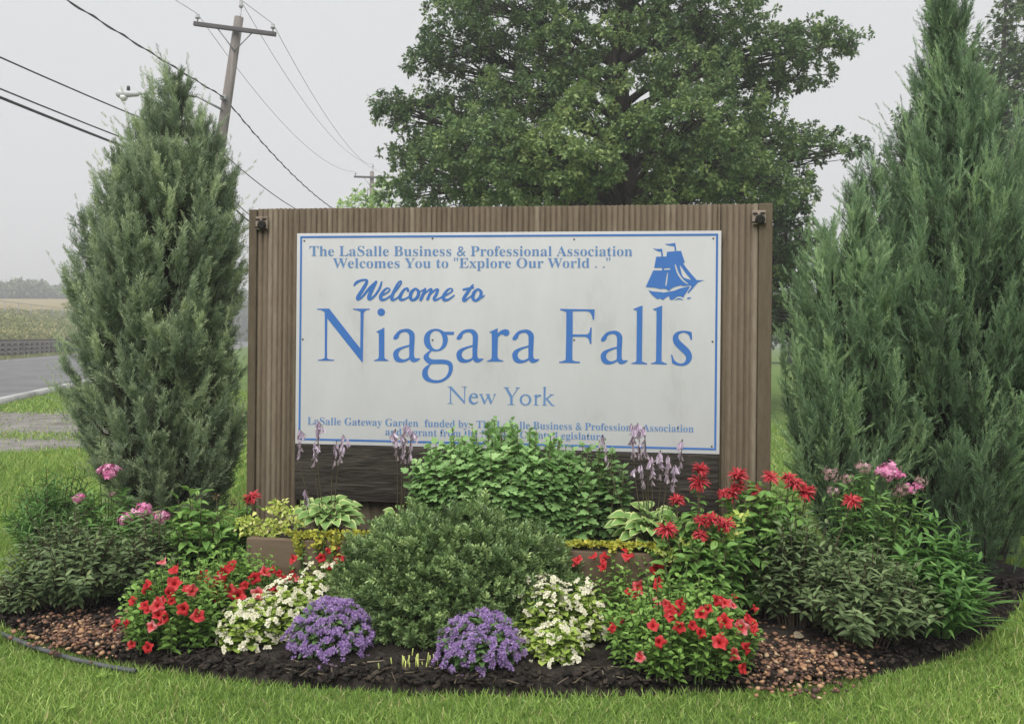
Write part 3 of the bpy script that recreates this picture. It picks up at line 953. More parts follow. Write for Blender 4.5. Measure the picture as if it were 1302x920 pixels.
VV, FF = fill_outlines([[crom(o) for o in gset] for gset in (nN, ne, nw, nY, no, nr, nk)])
place_flat('lettering', VV, FF, zoomed(555, 480, 8.1375), M['blue_faded'])


def brush(strokes, tf, mat, name='lettering'):
    """Brush strokes of changing width; each next piece lies a hair above the last."""
    g = Geo()
    for si, st in enumerate(strokes):
        off = OFF + (si % 4) * 0.0003
        P_ = []
        n = len(st)
        for i in range(n - 1):
            p0, p1, p2, p3 = st[max(i - 1, 0)], st[i], st[i + 1], st[min(i + 2, n - 1)]
            for k in range(6):
                t = k / 6
                P_.append(tuple(0.5 * (2 * p1[d] + (p2[d] - p0[d]) * t + (2 * p0[d] - 5 * p1[d] + 4 * p2[d] - p3[d]) * t * t + (3 * p1[d] - p0[d] - 3 * p2[d] + p3[d]) * t ** 3) for d in range(3)))
        P_.append(st[-1])
        L, Rr = [], []
        for i, p in enumerate(P_):
            a, b = P_[max(i - 1, 0)], P_[min(i + 1, len(P_) - 1)]
            dx, dy = b[0] - a[0], b[1] - a[1]
            l = math.hypot(dx, dy) or 1
            w = p[2] / 2
            L.append((p[0] - dy / l * w, p[1] + dx / l * w))
            Rr.append((p[0] + dy / l * w, p[1] - dx / l * w))
        V, F = [], []
        for i in range(len(P_)):
            o = off + i * 0.000004
            V.append(on_sign(*tf(L[i]), o))
            V.append(on_sign(*tf(Rr[i]), o))
        for i in range(len(P_) - 1): F.append((2 * i, 2 * i + 1, 2 * i + 3, 2 * i + 2))
        g.add(V, F)
        for i in (0, len(P_) - 1):           # rounded ends
            p = P_[i]
            ring = [on_sign(*tf((p[0] + p[2] / 2 * math.cos(a * PI / 5), p[1] + p[2] / 2 * math.sin(a * PI / 5))), off + (-.000004 if i == 0 else len(P_) * 0.000004)) for a in range(10)]
            g.add(ring, [tuple(range(10))])
    return g.build(name, mat, panel)


bo = [(600, 150, 18), (570, 180, 30), (560, 225, 30), (580, 250, 22), (620, 225, 28), (632, 180, 28), (615, 155, 20), (600, 150, 18)]
be = [(300, 215, 14), (345, 192, 14), (380, 162, 14), (365, 145, 12), (335, 160, 20), (302, 212, 30), (308, 243, 28), (345, 240, 18), (395, 205, 12)]
brush([
    [(70, 122, 14), (90, 97, 24), (130, 78, 20), (178, 74, 18), (176, 102, 28), (140, 165, 32), (104, 222, 32), (104, 243, 24), (140, 222, 18), (200, 150, 24), (262, 90, 22)],
    [(262, 90, 22), (235, 140, 30), (202, 212, 34), (204, 241, 26), (245, 215, 20), (290, 150, 20), (310, 92, 14)],
    be,
    [(395, 205, 12), (440, 160, 14), (480, 98, 14), (470, 84, 12), (445, 115, 20), (402, 208, 28), (400, 243, 28), (430, 240, 16), (480, 200, 12)],
    [(540, 168, 24), (535, 147, 16), (505, 160, 22), (472, 212, 30), (475, 243, 28), (510, 242, 18), (560, 212, 12)],
    bo, [(630, 178, 12), (650, 172, 10), (690, 152, 14)],
    [(690, 150, 18), (670, 200, 26), (650, 246, 26)],
    [(665, 212, 12), (720, 162, 16), (745, 156, 20), (730, 195, 24), (710, 241, 26)],
    [(728, 205, 12), (775, 162, 16), (800, 158, 20), (785, 200, 26), (766, 238, 26), (785, 248, 18), (850, 212, 12)],
    [(x + 547, y + 3, w) for x, y, w in be],
    [(1105, 118, 16), (1070, 165, 26), (1025, 235, 28), (1032, 254, 22), (1062, 235, 14), (1100, 205, 10)],
    [(1022, 158, 18), (1060, 150, 20), (1110, 142, 14)],
    [(x + 545, y + 4, w) for x, y, w in bo], [(1168, 232, 12), (1190, 222, 12), (1205, 208, 9)],
], zoomed(440, 345, 6.853), M['blue'])


def bold_serif(t):
    r = ''
    for ch in t:
        if 'A' <= ch <= 'Z': r += chr(0x1D400 + ord(ch) - 65)
        elif 'a' <= ch <= 'z': r += chr(0x1D41A + ord(ch) - 97)
        else: r += ch
    return r


def text_line(body, xl, yl, xr, yr, cap, mat, thin=-0.005):
    """A line of serif type between two points of the panel."""
    cu = bpy.data.curves.new('type', 'FONT')
    cu.body = bold_serif(body)
    cu.size = 1.0
    cu.offset = thin
    cu.resolution_u = 3
    ob = bpy.data.objects.new('type', cu)
    C.objects.link(ob)
    dg = bpy.context.evaluated_depsgraph_get()
    me = ob.evaluated_get(dg).to_mesh()
    v = np.array([(q.co.x, q.co.y) for q in me.vertices])
    F = [tuple(p.vertices) for p in me.polygons]
    ob.evaluated_get(dg).to_mesh_clear()
    bpy.data.objects.remove(ob)
    bpy.data.curves.remove(cu)
    lo, hi = v[:, 0].min(), v[:, 0].max()
    t = (v[:, 0] - lo) / (hi - lo)
    px = xl + (xr - xl) * t
    py = yl + (yr - yl) * t - v[:, 1] * cap / 0.68
    return flat_mesh('lettering', [on_sign(a, b, OFF) for a, b in zip(px, py)], F, mat, panel)


text_line('The LaSalle Business & Professional Association', 393.5, 325.3, 804, 325.5, 12.6, M['blue_faded'], -0.004)
text_line('Welcomes You to "Explore Our World . ."', 423, 340.5, 776, 340.3, 12.4, M['blue_faded'], -0.004)
text_line('LaSalle Gateway Garden  funded by:  The LaSalle Business & Professional Association', 391, 539.3, 882, 549.3, 9.3, M['blue_faded'], -0.004)
text_line('and a grant from the Niagara County Legislature.', 490, 552.8, 771, 559.2, 9.0, M['blue_faded'], -0.004)

ship = [
    [[(205, 155, c), (250, 168), (325, 165, c), (338, 264, c), (318, 264, c), (312, 205, c), (270, 195), (230, 175)]],
    [[(360, 100, c), (420, 102), (495, 88, c), (512, 190, c), (492, 191, c), (482, 130, c), (440, 126), (395, 118)]],
    [[(250, 268, c), (382, 266, c), (390, 205, c), (572, 192, c), (622, 345, c), (598, 352, c), (655, 432), (775, 572, c), (830, 573), (878, 573, c), (825, 590), (785, 610), (725, 680), (668, 745, c), (655, 735, c), (708, 655, c), (690, 640, c), (600, 650),
      (575, 640, c), (480, 665), (412, 712, c), (380, 690, c), (340, 684, c), (308, 690, c), (230, 672), (112, 663, c), (208, 452, c), (215, 446, c), (325, 446, c), (325, 413, c), (222, 413, c)],
     [(350, 420, c), (420, 415), (435, 425), (420, 437), (350, 440, c)], [(390, 488), (402, 490), (385, 632), (368, 630)],
     [(490, 372), (505, 374), (540, 470), (600, 560), (672, 622, c), (640, 618), (570, 560), (515, 470)], [(557, 385), (575, 400), (640, 490), (706, 568, c), (650, 555), (598, 530), (575, 470)]],
    [[(148, 700, c), (200, 718), (310, 727, c), (340, 735, c), (410, 722, c), (480, 710), (560, 680, c), (660, 654, c), (690, 656, c), (640, 735, c), (612, 775, c), (604, 800, c), (560, 782), (520, 790), (470, 825), (430, 830, c), (415, 780, c),
      (385, 795), (335, 832, c), (300, 812), (265, 820, c), (235, 800), (180, 750)]],
    [[(480, 835, c), (545, 805), (608, 832, c), (545, 824)]], [[(645, 810), (670, 797), (705, 800), (670, 818)]],
]
VV, FF = fill_outlines([[crom(o, 4) for o in gset] for gset in ship])
place_flat('ship_emblem', VV, FF, zoomed(810, 300, 10.22), M['blue'])

# rusty lamp plates with a dark hole in both upper corners
for px, py in ((332, 284), (965.5, 277)):
    x, y, z = on_sign(px, py)
    g = Geo(); box(g, (x - .036, 0.004, z - .034), (x + .036, 0.0205, z + .042), 0.002)
    pl = g.build('fixture_plate', M['rust'], sign)
    g = Geo()
    lathe(g, [(0.024, 0.0), (0.027, 0.007), (0.018, 0.012), (0.006, 0.008)], 14, (x + .004, 0.004, z - .008), Matrix.Rotation(PI / 2, 3, 'X'))
    for dx, dz, a in ((-.022, .024, .3), (.018, .026, -.2), (-.026, -.022, .8), (.024, -.03, .1)):
        box(g, (x + dx - .012, -0.001, z + dz - .004), (x + dx + .012, 0.0035, z + dz + .004), 0.001)
    g.build('lamp_socket', M['black'], pl)


# ================================================================== THE PLANTER BOX in front of the sign
def sgn(x, y, z):
    """sign-local -> world"""
    return SO + SX * x - SN * y + Vector((0, 0, z))


PLX0, PLX1, PLY, PLZ = on_sign(313, 700, 0.5)[0], on_sign(930, 710, 0.5)[0], -0.50, 0.435
planter = thing('planter_box', sgn(0, PLY, 0), 'long low brown raised planter box in front of the welcome sign', 'planter', rotz=SROT)
g = Geo(); box(g, (PLX0, 0, 0.0), (PLX1, 0.045, 0.21), 0.006); g.build('front_board', M['planter'], planter)
g = Geo(); box(g, (PLX0, 0.001, 0.213), (PLX1, 0.046, PLZ), 0.006); g.build('front_board', M['planter'], planter)
for xx in (PLX0, PLX1 - .045):
    g = Geo(); box(g, (xx, 0.049, 0), (xx + .045, 0.47, PLZ - .002), 0.006); g.build('side_board', M['planter'], planter)
g = Geo()
n = 60
V, F = [], []
for i in range(n + 1):
    for j in range(7):
        V.append((PLX0 + .048 + (PLX1 - PLX0 - .096) * i / n, 0.05 + 0.42 * j / 6, PLZ - .035 + random.uniform(-.008, .012)))
F = [(i * 7 + j, (i + 1) * 7 + j, (i + 1) * 7 + j + 1, i * 7 + j + 1) for i in range(n) for j in range(6)]
g.add(V, F)
g.build('planter_soil', M['soil'], planter)

# garden edging strip at the front left of the bed
g = Geo()
eds = []
for px, py in [(-36, 776), (-22, 792), (0, 804), (45, 822), (90, 836), (135, 846), (172, 852)]:
    p = G(px, py, 0.03)
    eds.append((p.x, p.y, 0.028))
tube(g, eds, 0.011, 8)
tag(g.build('garden_edging', M['edging'], smooth=True), 'dark grey rounded edging strip curving along the front left of the flower bed', 'edging')


# ================================================================== TREES
def limb(p0, p1, sag=0.0, n=7, wob=0.04):
    p0, p1 = Vector(p0), Vector(p1)
    L = (p1 - p0).length
    out = []
    for i in range(n):
        t = i / (n - 1)
        q = p0.lerp(p1, t) + Vector((0, 0, sag * L * math.sin(t * PI)))
        if 0 < i < n - 1: q += Vector((random.uniform(-1, 1), random.uniform(-1, 1), random.uniform(-1, 1))) * wob * L
        out.append(q)
    return out


def pad_tree(name, px, d, trunk_r, top_py, pads, leafmat, label, cat='tree', leaf=0.12, dens=1.0, group=None, tmpl=OAK, per=9, base_z=0.0, droop=0.0):
    """A tree from a trunk and leafy limbs: pads = (px, py, rx, ry, depth offset) measured in photo pixels at distance d."""
    base = P(px, CY, d)
    base.z = base_z
    top = P(px, top_py, d)
    root = thing(name, base, label, cat, group)
    gt, gl_ = Geo(), Geo()
    H = top.z - base_z
    tp = [(0, 0, -0.05), (0.02, 0, H * .15), (0.05, 0.1, H * .35), (-.12, 0, H * .5), (.1, 0, H * .64), (-.04, .1, H * .8), (0, 0, H)]
    tube(gt, tp, [trunk_r * 1.35, trunk_r, trunk_r * .9, trunk_r * .7, trunk_r * .5, trunk_r * .3, trunk_r * .1], 10)

    def trunk_at(z):
        t = np.clip(z / H, 0, 1)
        return Vector((float(np.interp(z, [q[2] for q in tp], [q[0] for q in tp])), float(np.interp(z, [q[2] for q in tp], [q[1] for q in tp])), z)), trunk_r * (1.05 - 0.85 * float(t))

    for (qx, qy, rx, ry, dd) in pads:
        k = d + dd
        ctr = P(qx, qy, k) - base
        RX, RZ = rx / FPX * k, ry / FPX * k
        RY = RX * 0.85
        hz = math.hypot(ctr.x, ctr.y)
        za = min(max(ctr.z - hz * (0.42 if ctr.z > H * .35 else 0.12), H * .12), H * .94)
        a, ra = trunk_at(za)
        lp = limb(a, ctr, 0.05, 7, 0.025)
        r0 = min(ra * .55, 0.03 + hz * 0.022)
        tube(gt, lp, [r0 * (1 - i / 6) ** 1.15 + .006 for i in range(7)], 6)
        # leaf clusters: twig ends through the pad, thicker towards its upper side and rim
        n = max(6, int(dens * rx * ry / 34.0))
        v = rnd_dir(n)
        rad = RNG.uniform(0.25, 1, n) ** 0.5
        bump = 1 + 0.25 * np.sin(v[:, 0] * 5 + qx) * np.cos(v[:, 1] * 4 + qy) + RNG.normal(0, .08, n)
        cp = v * (rad * bump)[:, None] * (RX, RY, RZ) + np.array(ctr)
        cp[:, 2] -= droop * np.hypot(v[:, 0], v[:, 1]) ** 2 * RZ
        for q in range(0, n, 5):
            s = lp[3 + q % 4]
            e = Vector(cp[q])
            tube(gt, [s, s.lerp(e, .5) + Vector((0, 0, .06 * RX)), e], [r0 * .22, r0 * .14, 0.006], 4, cap=False)
        idx = np.repeat(np.arange(n), per)
        m = len(idx)
        dirs = rot_about(np.repeat(v, per, 0) * 0.5 + rnd_dir(m, 0.15), 0.35)
        pos = cp[idx] + dirs * RNG.uniform(0, .7, (m, 1)) * leaf + RNG.normal(size=(m, 3)) * leaf * .35
        up = norm(RNG.normal(size=(m, 3)) * 0.55 + (0, 0, 1.0))
        ct = RNG.normal(0, .16, n)
        padt = RNG.normal(0, .08) + np.clip(-.09 * dd, -.16, .24)  # crown light and shade put into leaf tone: front pads lighter, rear darker
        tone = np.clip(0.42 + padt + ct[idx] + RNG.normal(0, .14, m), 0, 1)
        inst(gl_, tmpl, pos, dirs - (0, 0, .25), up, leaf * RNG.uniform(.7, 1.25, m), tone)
    gt.build('trunk', M['bark'], root, smooth=True)
    gl_.build('crown', leafmat, root)
    return root


OAKPADS = [
    (640, 18, 90, 42, -1), (585, 62, 62, 36, 0), (545, 78, 34, 24, .5), (590, 5, 45, 28, .5), (548, 150, 60, 36, .5), (500, 138, 30, 22, 0.3), (483, 124, 12, 8, 0.2), (520, 215, 36, 36, .5), (560, 245, 75, 30, 0),
    (600, 190, 72, 42, -1.5), (680, 125, 85, 40, -1), (650, 185, 90, 42, -2.5), (708, 200, 70, 40, -3), (690, 238, 85, 30, -2.6), (715, 60, 60, 40, -1.5), (862, 30, 52, 38, -.5),
    (760, -20, 110, 46, 0), (900, 18, 78, 36, -1), (960, 62, 78, 40, -.5), (1035, 48, 48, 28, 0), (1075, 52, 30, 20, 0.2), (1015, 96, 46, 22, .5), (950, 105, 60, 30, 1), (880, 92, 75, 40, -1.5),
    (878, 152, 66, 40, -2.5), (930, 145, 64, 34, -1), (900, 205, 78, 42, -2), (980, 180, 66, 28, 0), (1045, 186, 46, 20, .5), (1088, 186, 20, 10, .5), (960, 235, 66, 38, -1), (1005, 245, 40, 34, .2),
    (1000, 300, 38, 46, .2), (1000, 365, 34, 42, .5), (1004, 405, 36, 26, .5), (980, 340, 40, 40, 1.5), (1025, 330, 36, 36, 1), (975, 400, 40, 26, 1.2), (860, 238, 45, 30, -2), (740, 135, 34, 24, -2.6), (620, 240, 60, 30, -1),
    (700, 90, 90, 40, 3), (850, 60, 90, 40, 3), (610, 130, 80, 36, 3), (930, 180, 90, 40, 3), (830, 200, 80, 40, 3.5), (700, 220, 120, 40, 3), (900, 250, 110, 40, 3.2), (560, 190, 60, 36, 2.5), (980, 300, 40, 60, 3), (760, 250, 60, 30, 3),
    (790, 40, 40, 22, -1.5), (800, 165, 44, 24, -2.6), (775, 105, 30, 16, -2), (760, 215, 40, 22, -2.8),
    (650, -70, 100, 44, 0), (880, -60, 110, 44, 0), (760, -110, 120, 44, -1), (960, -30, 60, 28, .5), (700, -170, 90, 40, .5), (830, -180, 90, 40, .5), (770, -250, 80, 44, 0), (765, -310, 40, 40, 0), (800, -60, 110, 40, 3), (560, -30, 30, 20, 1)]
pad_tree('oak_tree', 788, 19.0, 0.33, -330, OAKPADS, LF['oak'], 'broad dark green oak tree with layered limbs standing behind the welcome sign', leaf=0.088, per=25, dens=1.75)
pad_tree('oak_tree', 1275, 27.0, 0.3, 0, [(1290, 60, 60, 45, 0), (1300, 20, 40, 30, 0), (1250, 90, 45, 24, -.5), (1215, 105, 30, 16, 0), (1260, 130, 60, 34, 0), (1160, 148, 26, 16, .5), (1200, 165, 60, 34, 0), (1145, 205, 36, 22, 0), (1250, 190, 80, 40, 0),
         (1255, 140, 46, 34, -.5), (1268, 200, 50, 36, -.5), (1240, 172, 40, 26, 0), (1285, 100, 44, 40, -.5), (1330, 100, 60, 60, 0), (1340, 190, 60, 60, 0), (1300, 250, 90, 50, 0), (1180, 240, 60, 40, 1), (1120, 240, 36, 26, 1), (1330, -20, 60, 40, 0), (1380, 60, 60, 60, 1)],
         LF['far_tree'], 'hazy oak tree showing behind the top of the taller evergreen', leaf=0.15, dens=1.3, per=11)
pad_tree('young_tree', 466, 46.0, 0.12, 238, [(455, 252, 16, 9, 0), (485, 246, 14, 13, 0), (470, 262, 30, 14, 0), (440, 262, 10, 8, 0), (480, 285, 40, 18, 0), (450, 300, 40, 24, 0)], LF['lime_tree'],
         'small light green tree peeping over the sign beside the farther utility pole', leaf=0.28, dens=1.6, per=8)
pad_tree('bushy_tree', 1006, 60.0, 0.2, 350, [(1000, 385, 26, 30, 0), (985, 410, 34, 24, 0), (1015, 408, 34, 26, 1), (995, 420, 40, 14, -.5), (1030, 420, 40, 14, -.5), (1050, 400, 40, 30, 1), (960, 405, 40, 28, 1), (1100, 395, 50, 36, 1)], LF['far_tree'],
         'dark bushy tree far across the lawn right of the sign', leaf=0.32, dens=3.2, per=10)


def juniper(name, base, H, prof, leafmat, label, nclump, per, sprays, slen, lean, clen, seedtone=0.45, offs=None, z0=0.12, irregular=0.12):
    """Columnar evergreen: many upright plumes of feathery sprigs on an inner trunk and boughs."""
    root = thing(name, base, label, 'tree', None)
    gt, gf = Geo(), Geo()
    tube(gt, [(0, 0, -.03), (0.02, 0, H * .2), (-.02, .02, H * .5), (0.01, 0, H * .85)], [0.06, 0.05, 0.035, 0.01], 8)
    ts = np.linspace(0, 1, 60)
    w = np.interp(ts, [p[0] for p in prof], [p[1] for p in prof]) + 0.05
    cdf = np.cumsum(w) / w.sum()
    t = np.interp(RNG.uniform(0, 1, nclump), cdf, ts)
    th = RNG.uniform(0, 2 * PI, nclump)
    r = np.interp(t, [p[0] for p in prof], [p[1] for p in prof])
    lump = 1 + irregular * np.sin(th * 3 + t * 7 + 1.0) + irregular * .7 * np.sin(th * 5 - t * 13) + RNG.normal(0, .05, nclump)
    inner = RNG.uniform(0, 1, nclump) < 0.22
    rr_ = r * lump * np.where(inner, RNG.uniform(.25, .6, nclump), RNG.uniform(.72, .98, nclump))
    cx = np.interp(t, [0, .5, 1], [0, 0, 0] if offs is None else offs)
    zt = z0 + t * (H - z0)
    tip = np.column_stack([np.cos(th) * rr_ + cx, np.sin(th) * rr_, zt])
    al = np.interp(t, [0, .3, 1], [lean[0], lean[1], lean[2]]) * RNG.uniform(.7, 1.3, nclump)
    axis = np.column_stack([np.cos(th) * np.sin(al), np.sin(th) * np.sin(al), np.cos(al)])
    axis = rot_about(axis, .12)
    L = clen * RNG.uniform(.7, 1.35, nclump) * np.interp(t, [0, .8, 1], [1, 1, .8])
    start = tip - axis * L[:, None] * .55
    ctone = np.clip(seedtone + RNG.normal(0, .19, nclump), 0, 1)
    idx = np.repeat(np.arange(nclump), per)
    m = len(idx)
    s = RNG.uniform(0, 1, m) ** .8
    ax = axis[idx]
    bendv = np.column_stack([np.zeros(m), np.zeros(m), .25 * s])
    pos = start[idx] + ax * (s * L[idx])[:, None] + bendv * L[idx][:, None] * .4 + RNG.normal(size=(m, 3)) * 0.017 * (1.2 - s)[:, None] * (L[idx] / .35)[:, None]
    dr = rot_about(ax + (0, 0, .2), .36)
    dr = norm(dr + ax * (s * .6)[:, None])
    ln = slen * RNG.uniform(.65, 1.25, m) * (1.1 - .35 * s)
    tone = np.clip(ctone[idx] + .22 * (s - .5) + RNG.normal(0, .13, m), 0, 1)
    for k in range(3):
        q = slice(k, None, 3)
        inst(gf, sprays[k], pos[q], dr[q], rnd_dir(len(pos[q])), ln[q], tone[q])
    # long thin whips standing out of the outline
    nw = int(nclump * .75)
    kk = RNG.integers(0, nclump, nw)
    wl = RNG.uniform(.14, .36, nw)
    w0 = start[kk] + axis[kk] * L[kk][:, None] * RNG.uniform(.4, .95, (nw, 1))
    wd = rot_about(axis[kk] + (0, 0, .3), .25)
    for u in (0, .2, .4, .6, .8):
        inst(gf, sprays[0], w0 + wd * (wl * u)[:, None], rot_about(wd, .12), rnd_dir(nw), slen * .75 * (1.1 - .5 * u), np.clip(ctone[kk] + .2, 0, 1))
    for k in range(0, nclump, 3):
        z = max(0.05, tip[k][2] - L[k] * .6 - abs(rr_[k]) * 1.1)
        tube(gt, [(cx[k] * .7, 0, z), Vector(start[k]).lerp(Vector((cx[k], 0, start[k][2])), .4), tuple(start[k]), tuple(start[k] + axis[k] * L[k] * .5)], [.016, .011, .008, .003], 4, cap=False)
    gt.build('trunk', M['bark'], root, smooth=True)
    gf.build('crown', leafmat, root)
    return root


pj = P(203, 600, 5.9); pj.z = 0
juniper('columnar_juniper', pj, 3.1, [(0, .16), (.05, .3), (.14, .42), (.32, .46), (.49, .47), (.64, .46), (.76, .4), (.84, .3), (.91, .17), (.96, .08), (1, .02)], LF['juniper_blue'],
        'columnar blue-green evergreen standing left of the sign', 1150, 25, SPRAYS, 0.095, (.6, .5, .25), .27, offs=[.08, -.03, .1], z0=.22, seedtone=.5)
pj = P(1205, 600, 5.75); pj.z = 0
juniper('columnar_juniper', pj, 3.95, [(0, .22), (.08, .52), (.2, .76), (.4, .76), (.53, .6), (.62, .38), (.70, .17), (.82, .075), (1, .02)], LF['juniper_green'],
        'tall feathery green evergreen with pointed top standing right of the sign', 1300, 33, SPRAYS_THIN, 0.12, (.5, .42, .14), .46, offs=[0.08, 0.1, -.1], z0=.2, irregular=.18, seedtone=.42)
pj = P(1080, 600, 5.5); pj.z = 0
juniper('columnar_juniper', pj, 2.2, [(0, .1), (.12, .3), (.3, .35), (.5, .34), (.72, .29), (.88, .21), (1, .08)], LF['juniper_green'],
        'shorter paler evergreen between the sign and the tall pointed evergreen', 300, 30, SPRAYS_THIN, 0.12, (.5, .4, .2), .4, seedtone=.6, z0=.3)


# ================================================================== POLES, WIRES, STREET LAMP
def pole_line(X0, Y0, d):
    return X0 - (Y0 - d) * 0.095


def make_pole(top_px, top_py, d, lean, label, arm_half, ang):
    tp = P(top_px, top_py, d)
    root = thing('utility_pole', (tp.x - lean, tp.y, 0), label, 'utility pole', 'utility poles along the road')
    g = Geo()
    tube(g, [(0, 0, -.1), (lean * .33, 0, tp.z * .33), (lean * .66, 0, tp.z * .66), (lean, 0, tp.z)], [.19, .175, .155, .13], 10)
    g.build('pole', M['pole'], root, smooth=True)
    R2 = Matrix.Rotation(ang, 3, 'Y') @ Matrix.Rotation(0.0, 3, 'Z')
    zc = tp.z - .42
    cx = lean * (zc / tp.z)
    g = Geo(); box(g, (-arm_half, -.26, -.06), (arm_half, -.15, .06), .01, rot=R2, org=(cx, 0, zc)); g.build('crossarm', M['arm'], root)
    pts = []
    for sx in (-1, 1):
        e = R2 @ Vector((sx * (arm_half - .1), -.2, .06)) + Vector((cx, 0, zc))
        g = Geo(); lathe(g, [(.02, 0), (.02, .1), (.065, .1), (.075, .14), (.05, .17), (.06, .21), (.035, .26), (.01, .27)], 10, e); g.build('insulator', M['porcelain'], root)
        pts.append(root.location + e + Vector((0, 0, .24)))
        a = R2 @ Vector((sx * arm_half * .42, -.2, -.05)) + Vector((cx, 0, zc))
        b = Vector((cx - .03, -.14, zc - .62))
        g = Geo(); tube(g, [a, b], .018, 5); g.build('brace', M['galv'], root)
    g = Geo(); tube(g, [(lean, 0, tp.z - .25), (lean + .06, -.02, tp.z + .25)], .03, 6)
    lathe(g, [(.03, 0), (.065, .05), (.075, .1), (.05, .14), (.06, .18), (.03, .24)], 10, (lean + .06, -.02, tp.z + .25)); g.build('insulator', M['porcelain'], root)
    pts.insert(1, root.location + Vector((lean + .06, -.02, tp.z + .47)))
    # clamp for the messenger cable
    zz = 1.5 + 300 / FPX * d
    g = Geo(); box(g, (-.12, -.3, -.06), (.06, -.1, .06), .01, org=(lean * zz / tp.z, 0, zz)); g.build('cable_clamp', M['galv'], root)
    return root, pts


PA, ptsA = make_pole(304, 22, 27.0, 1.5, 'near weathered wooden utility pole rising behind the left evergreen', 1.22, R_(7.0))
PB, ptsB = make_pole(473, 218, 60.0, .1, 'small far utility pole showing over the top edge of the sign', 1.15, R_(1.5))
for q in (PA, PB): del q['group']

# street lamp on the near pole's side
lampz = 1.5 + 306 / FPX * 27
hd = P(166, 122, 27)
root = thing('street_lamp', (PA.location.x + 1.1, 26.8, lampz - .1), 'grey street lamp head on a long arm left of the near utility pole', 'street lamp')
g = Geo()
e0 = Vector((0, 0, -.4)); e1 = Vector((hd.x + .35 - root.location.x, 0, hd.z - root.location.z))
tube(g, [e0, e0.lerp(e1, .3) + Vector((0, 0, .25)), e0.lerp(e1, .65) + Vector((0, 0, .2)), e1], [.035, .032, .03, .028], 8); g.build('lamp_arm', M['galv'], root, smooth=True)
g = Geo()
lathe(g, [(.03, -.38), (.08, -.34), (.1, -.1), (.13, .1), (.14, .28), (.08, .36), (.02, .38)], 12, (hd.x - root.location.x, 0, hd.z - root.location.z), Matrix.Rotation(-PI / 2, 3, 'Y') @ Matrix.Scale(.9, 3))
g.build('lamp_head', M['lamp'], root, smooth=True)
g = Geo()
lathe(g, [(.12, .02), (.11, -.06), (.06, -.12), (.01, -.13)], 12, (hd.x - .12 - root.location.x, 0, hd.z - .08 - root.location.z)); g.build('lamp_lens', M['lens'], root, smooth=True)
g = Geo()
lathe(g, [(.05, 0), (.05, .1), (.03, .13)], 10, (hd.x + .02 - root.location.x, 0, hd.z + .11 - root.location.z)); g.build('photocell', M['cable'], root)


def catenary(a, b, sag, n=24):
    a, b = Vector(a), Vector(b)
    return [a.lerp(b, i / n) - Vector((0, 0, sag * 4 * (i / n) * (1 - i / n))) for i in range(n + 1)]


def wire(label, mids, r, mat, name='power_line', sag=(0.5, 0.8), twist=False):
    g = Geo()
    pts = []
    for i in range(len(mids) - 1):
        s = catenary(mids[i], mids[i + 1], sag[i])
        pts += s if i == 0 else s[1:]
    tube(g, pts, r, 5)
    if twist:
        dense = []
        for i in range(len(pts) - 1):
            for k in range(10): dense.append(pts[i].lerp(pts[i + 1], k / 10))
        tube(g, [q + Vector((math.cos(i * .7) * r * 1.8, 0, math.sin(i * .7) * r * 1.8)) for i, q in enumerate(dense)], r * .8, 4)
    tag(g.build(name, mat), label, 'cable', None)


def back(px, py):
    """where a cable leaves the picture on the pole line, continued back past the camera"""
    u = (px - CX) / FPX
    # X = u d and X = -8.3 - (27 - d) * k
    k = .095
    d = (-8.3 - 27 * k) / (u - k)
    p = P(px, py, d)
    return p


far = {0: ptsB[0], 1: ptsB[1], 2: ptsB[2]}
for i, (px, py) in enumerate(((228, 0), (293, 0), (320, 0))):
    a = ptsA[i]
    q = Vector((a.x - .095 * 45, a.y - 45, a.z + .2))
    wire(('thin power line on the left end of the crossarm', 'thin power line on the pole top insulator', 'thin power line on the right end of the crossarm')[i], [q, a, far[i]], .008, M['wire'], sag=(1.0, 1.1))


def cable(label, p_left, p_pole_y, p_far, r, twist=False, fard=60, slag=.5):
    l = back(*p_left)
    pp = PA.location + Vector((1.5 * p_pole_y / 11, -.2, p_pole_y))
    dirn = (l - pp)
    q = pp + dirn * 4.2
    q.z = pp.z + .15
    # sag so that it passes the measured point
    t = 1 / 4.2
    line = pp.z + .15 * t
    sag = (line - l.z) / (4 * t * (1 - t))
    f = P(p_far[0], p_far[1], p_far[2])
    wire(label, [q, pp, f], r, M['cable'], 'overhead_cable', (sag, slag), twist)


cable('twisted dark cable clamped to the near pole below its crossarm', (85, 0), 1.5 + 300 / FPX * 27, (470, 285, 55), .015, True, slag=.8)
cable('single dark cable, highest of those entering at the left edge', (0, 73), 1.5 + 236 / FPX * 27, (430, 285, 55), .017)
cable('dark cable just above the thickest overhead cable', (0, 113), 1.5 + 206 / FPX * 27, (350, 282, 40), .017)
cable('thickest black overhead cable, lowest of those at the left edge', (0, 124), 1.5 + 196 / FPX * 27, (352, 290, 40), .03)


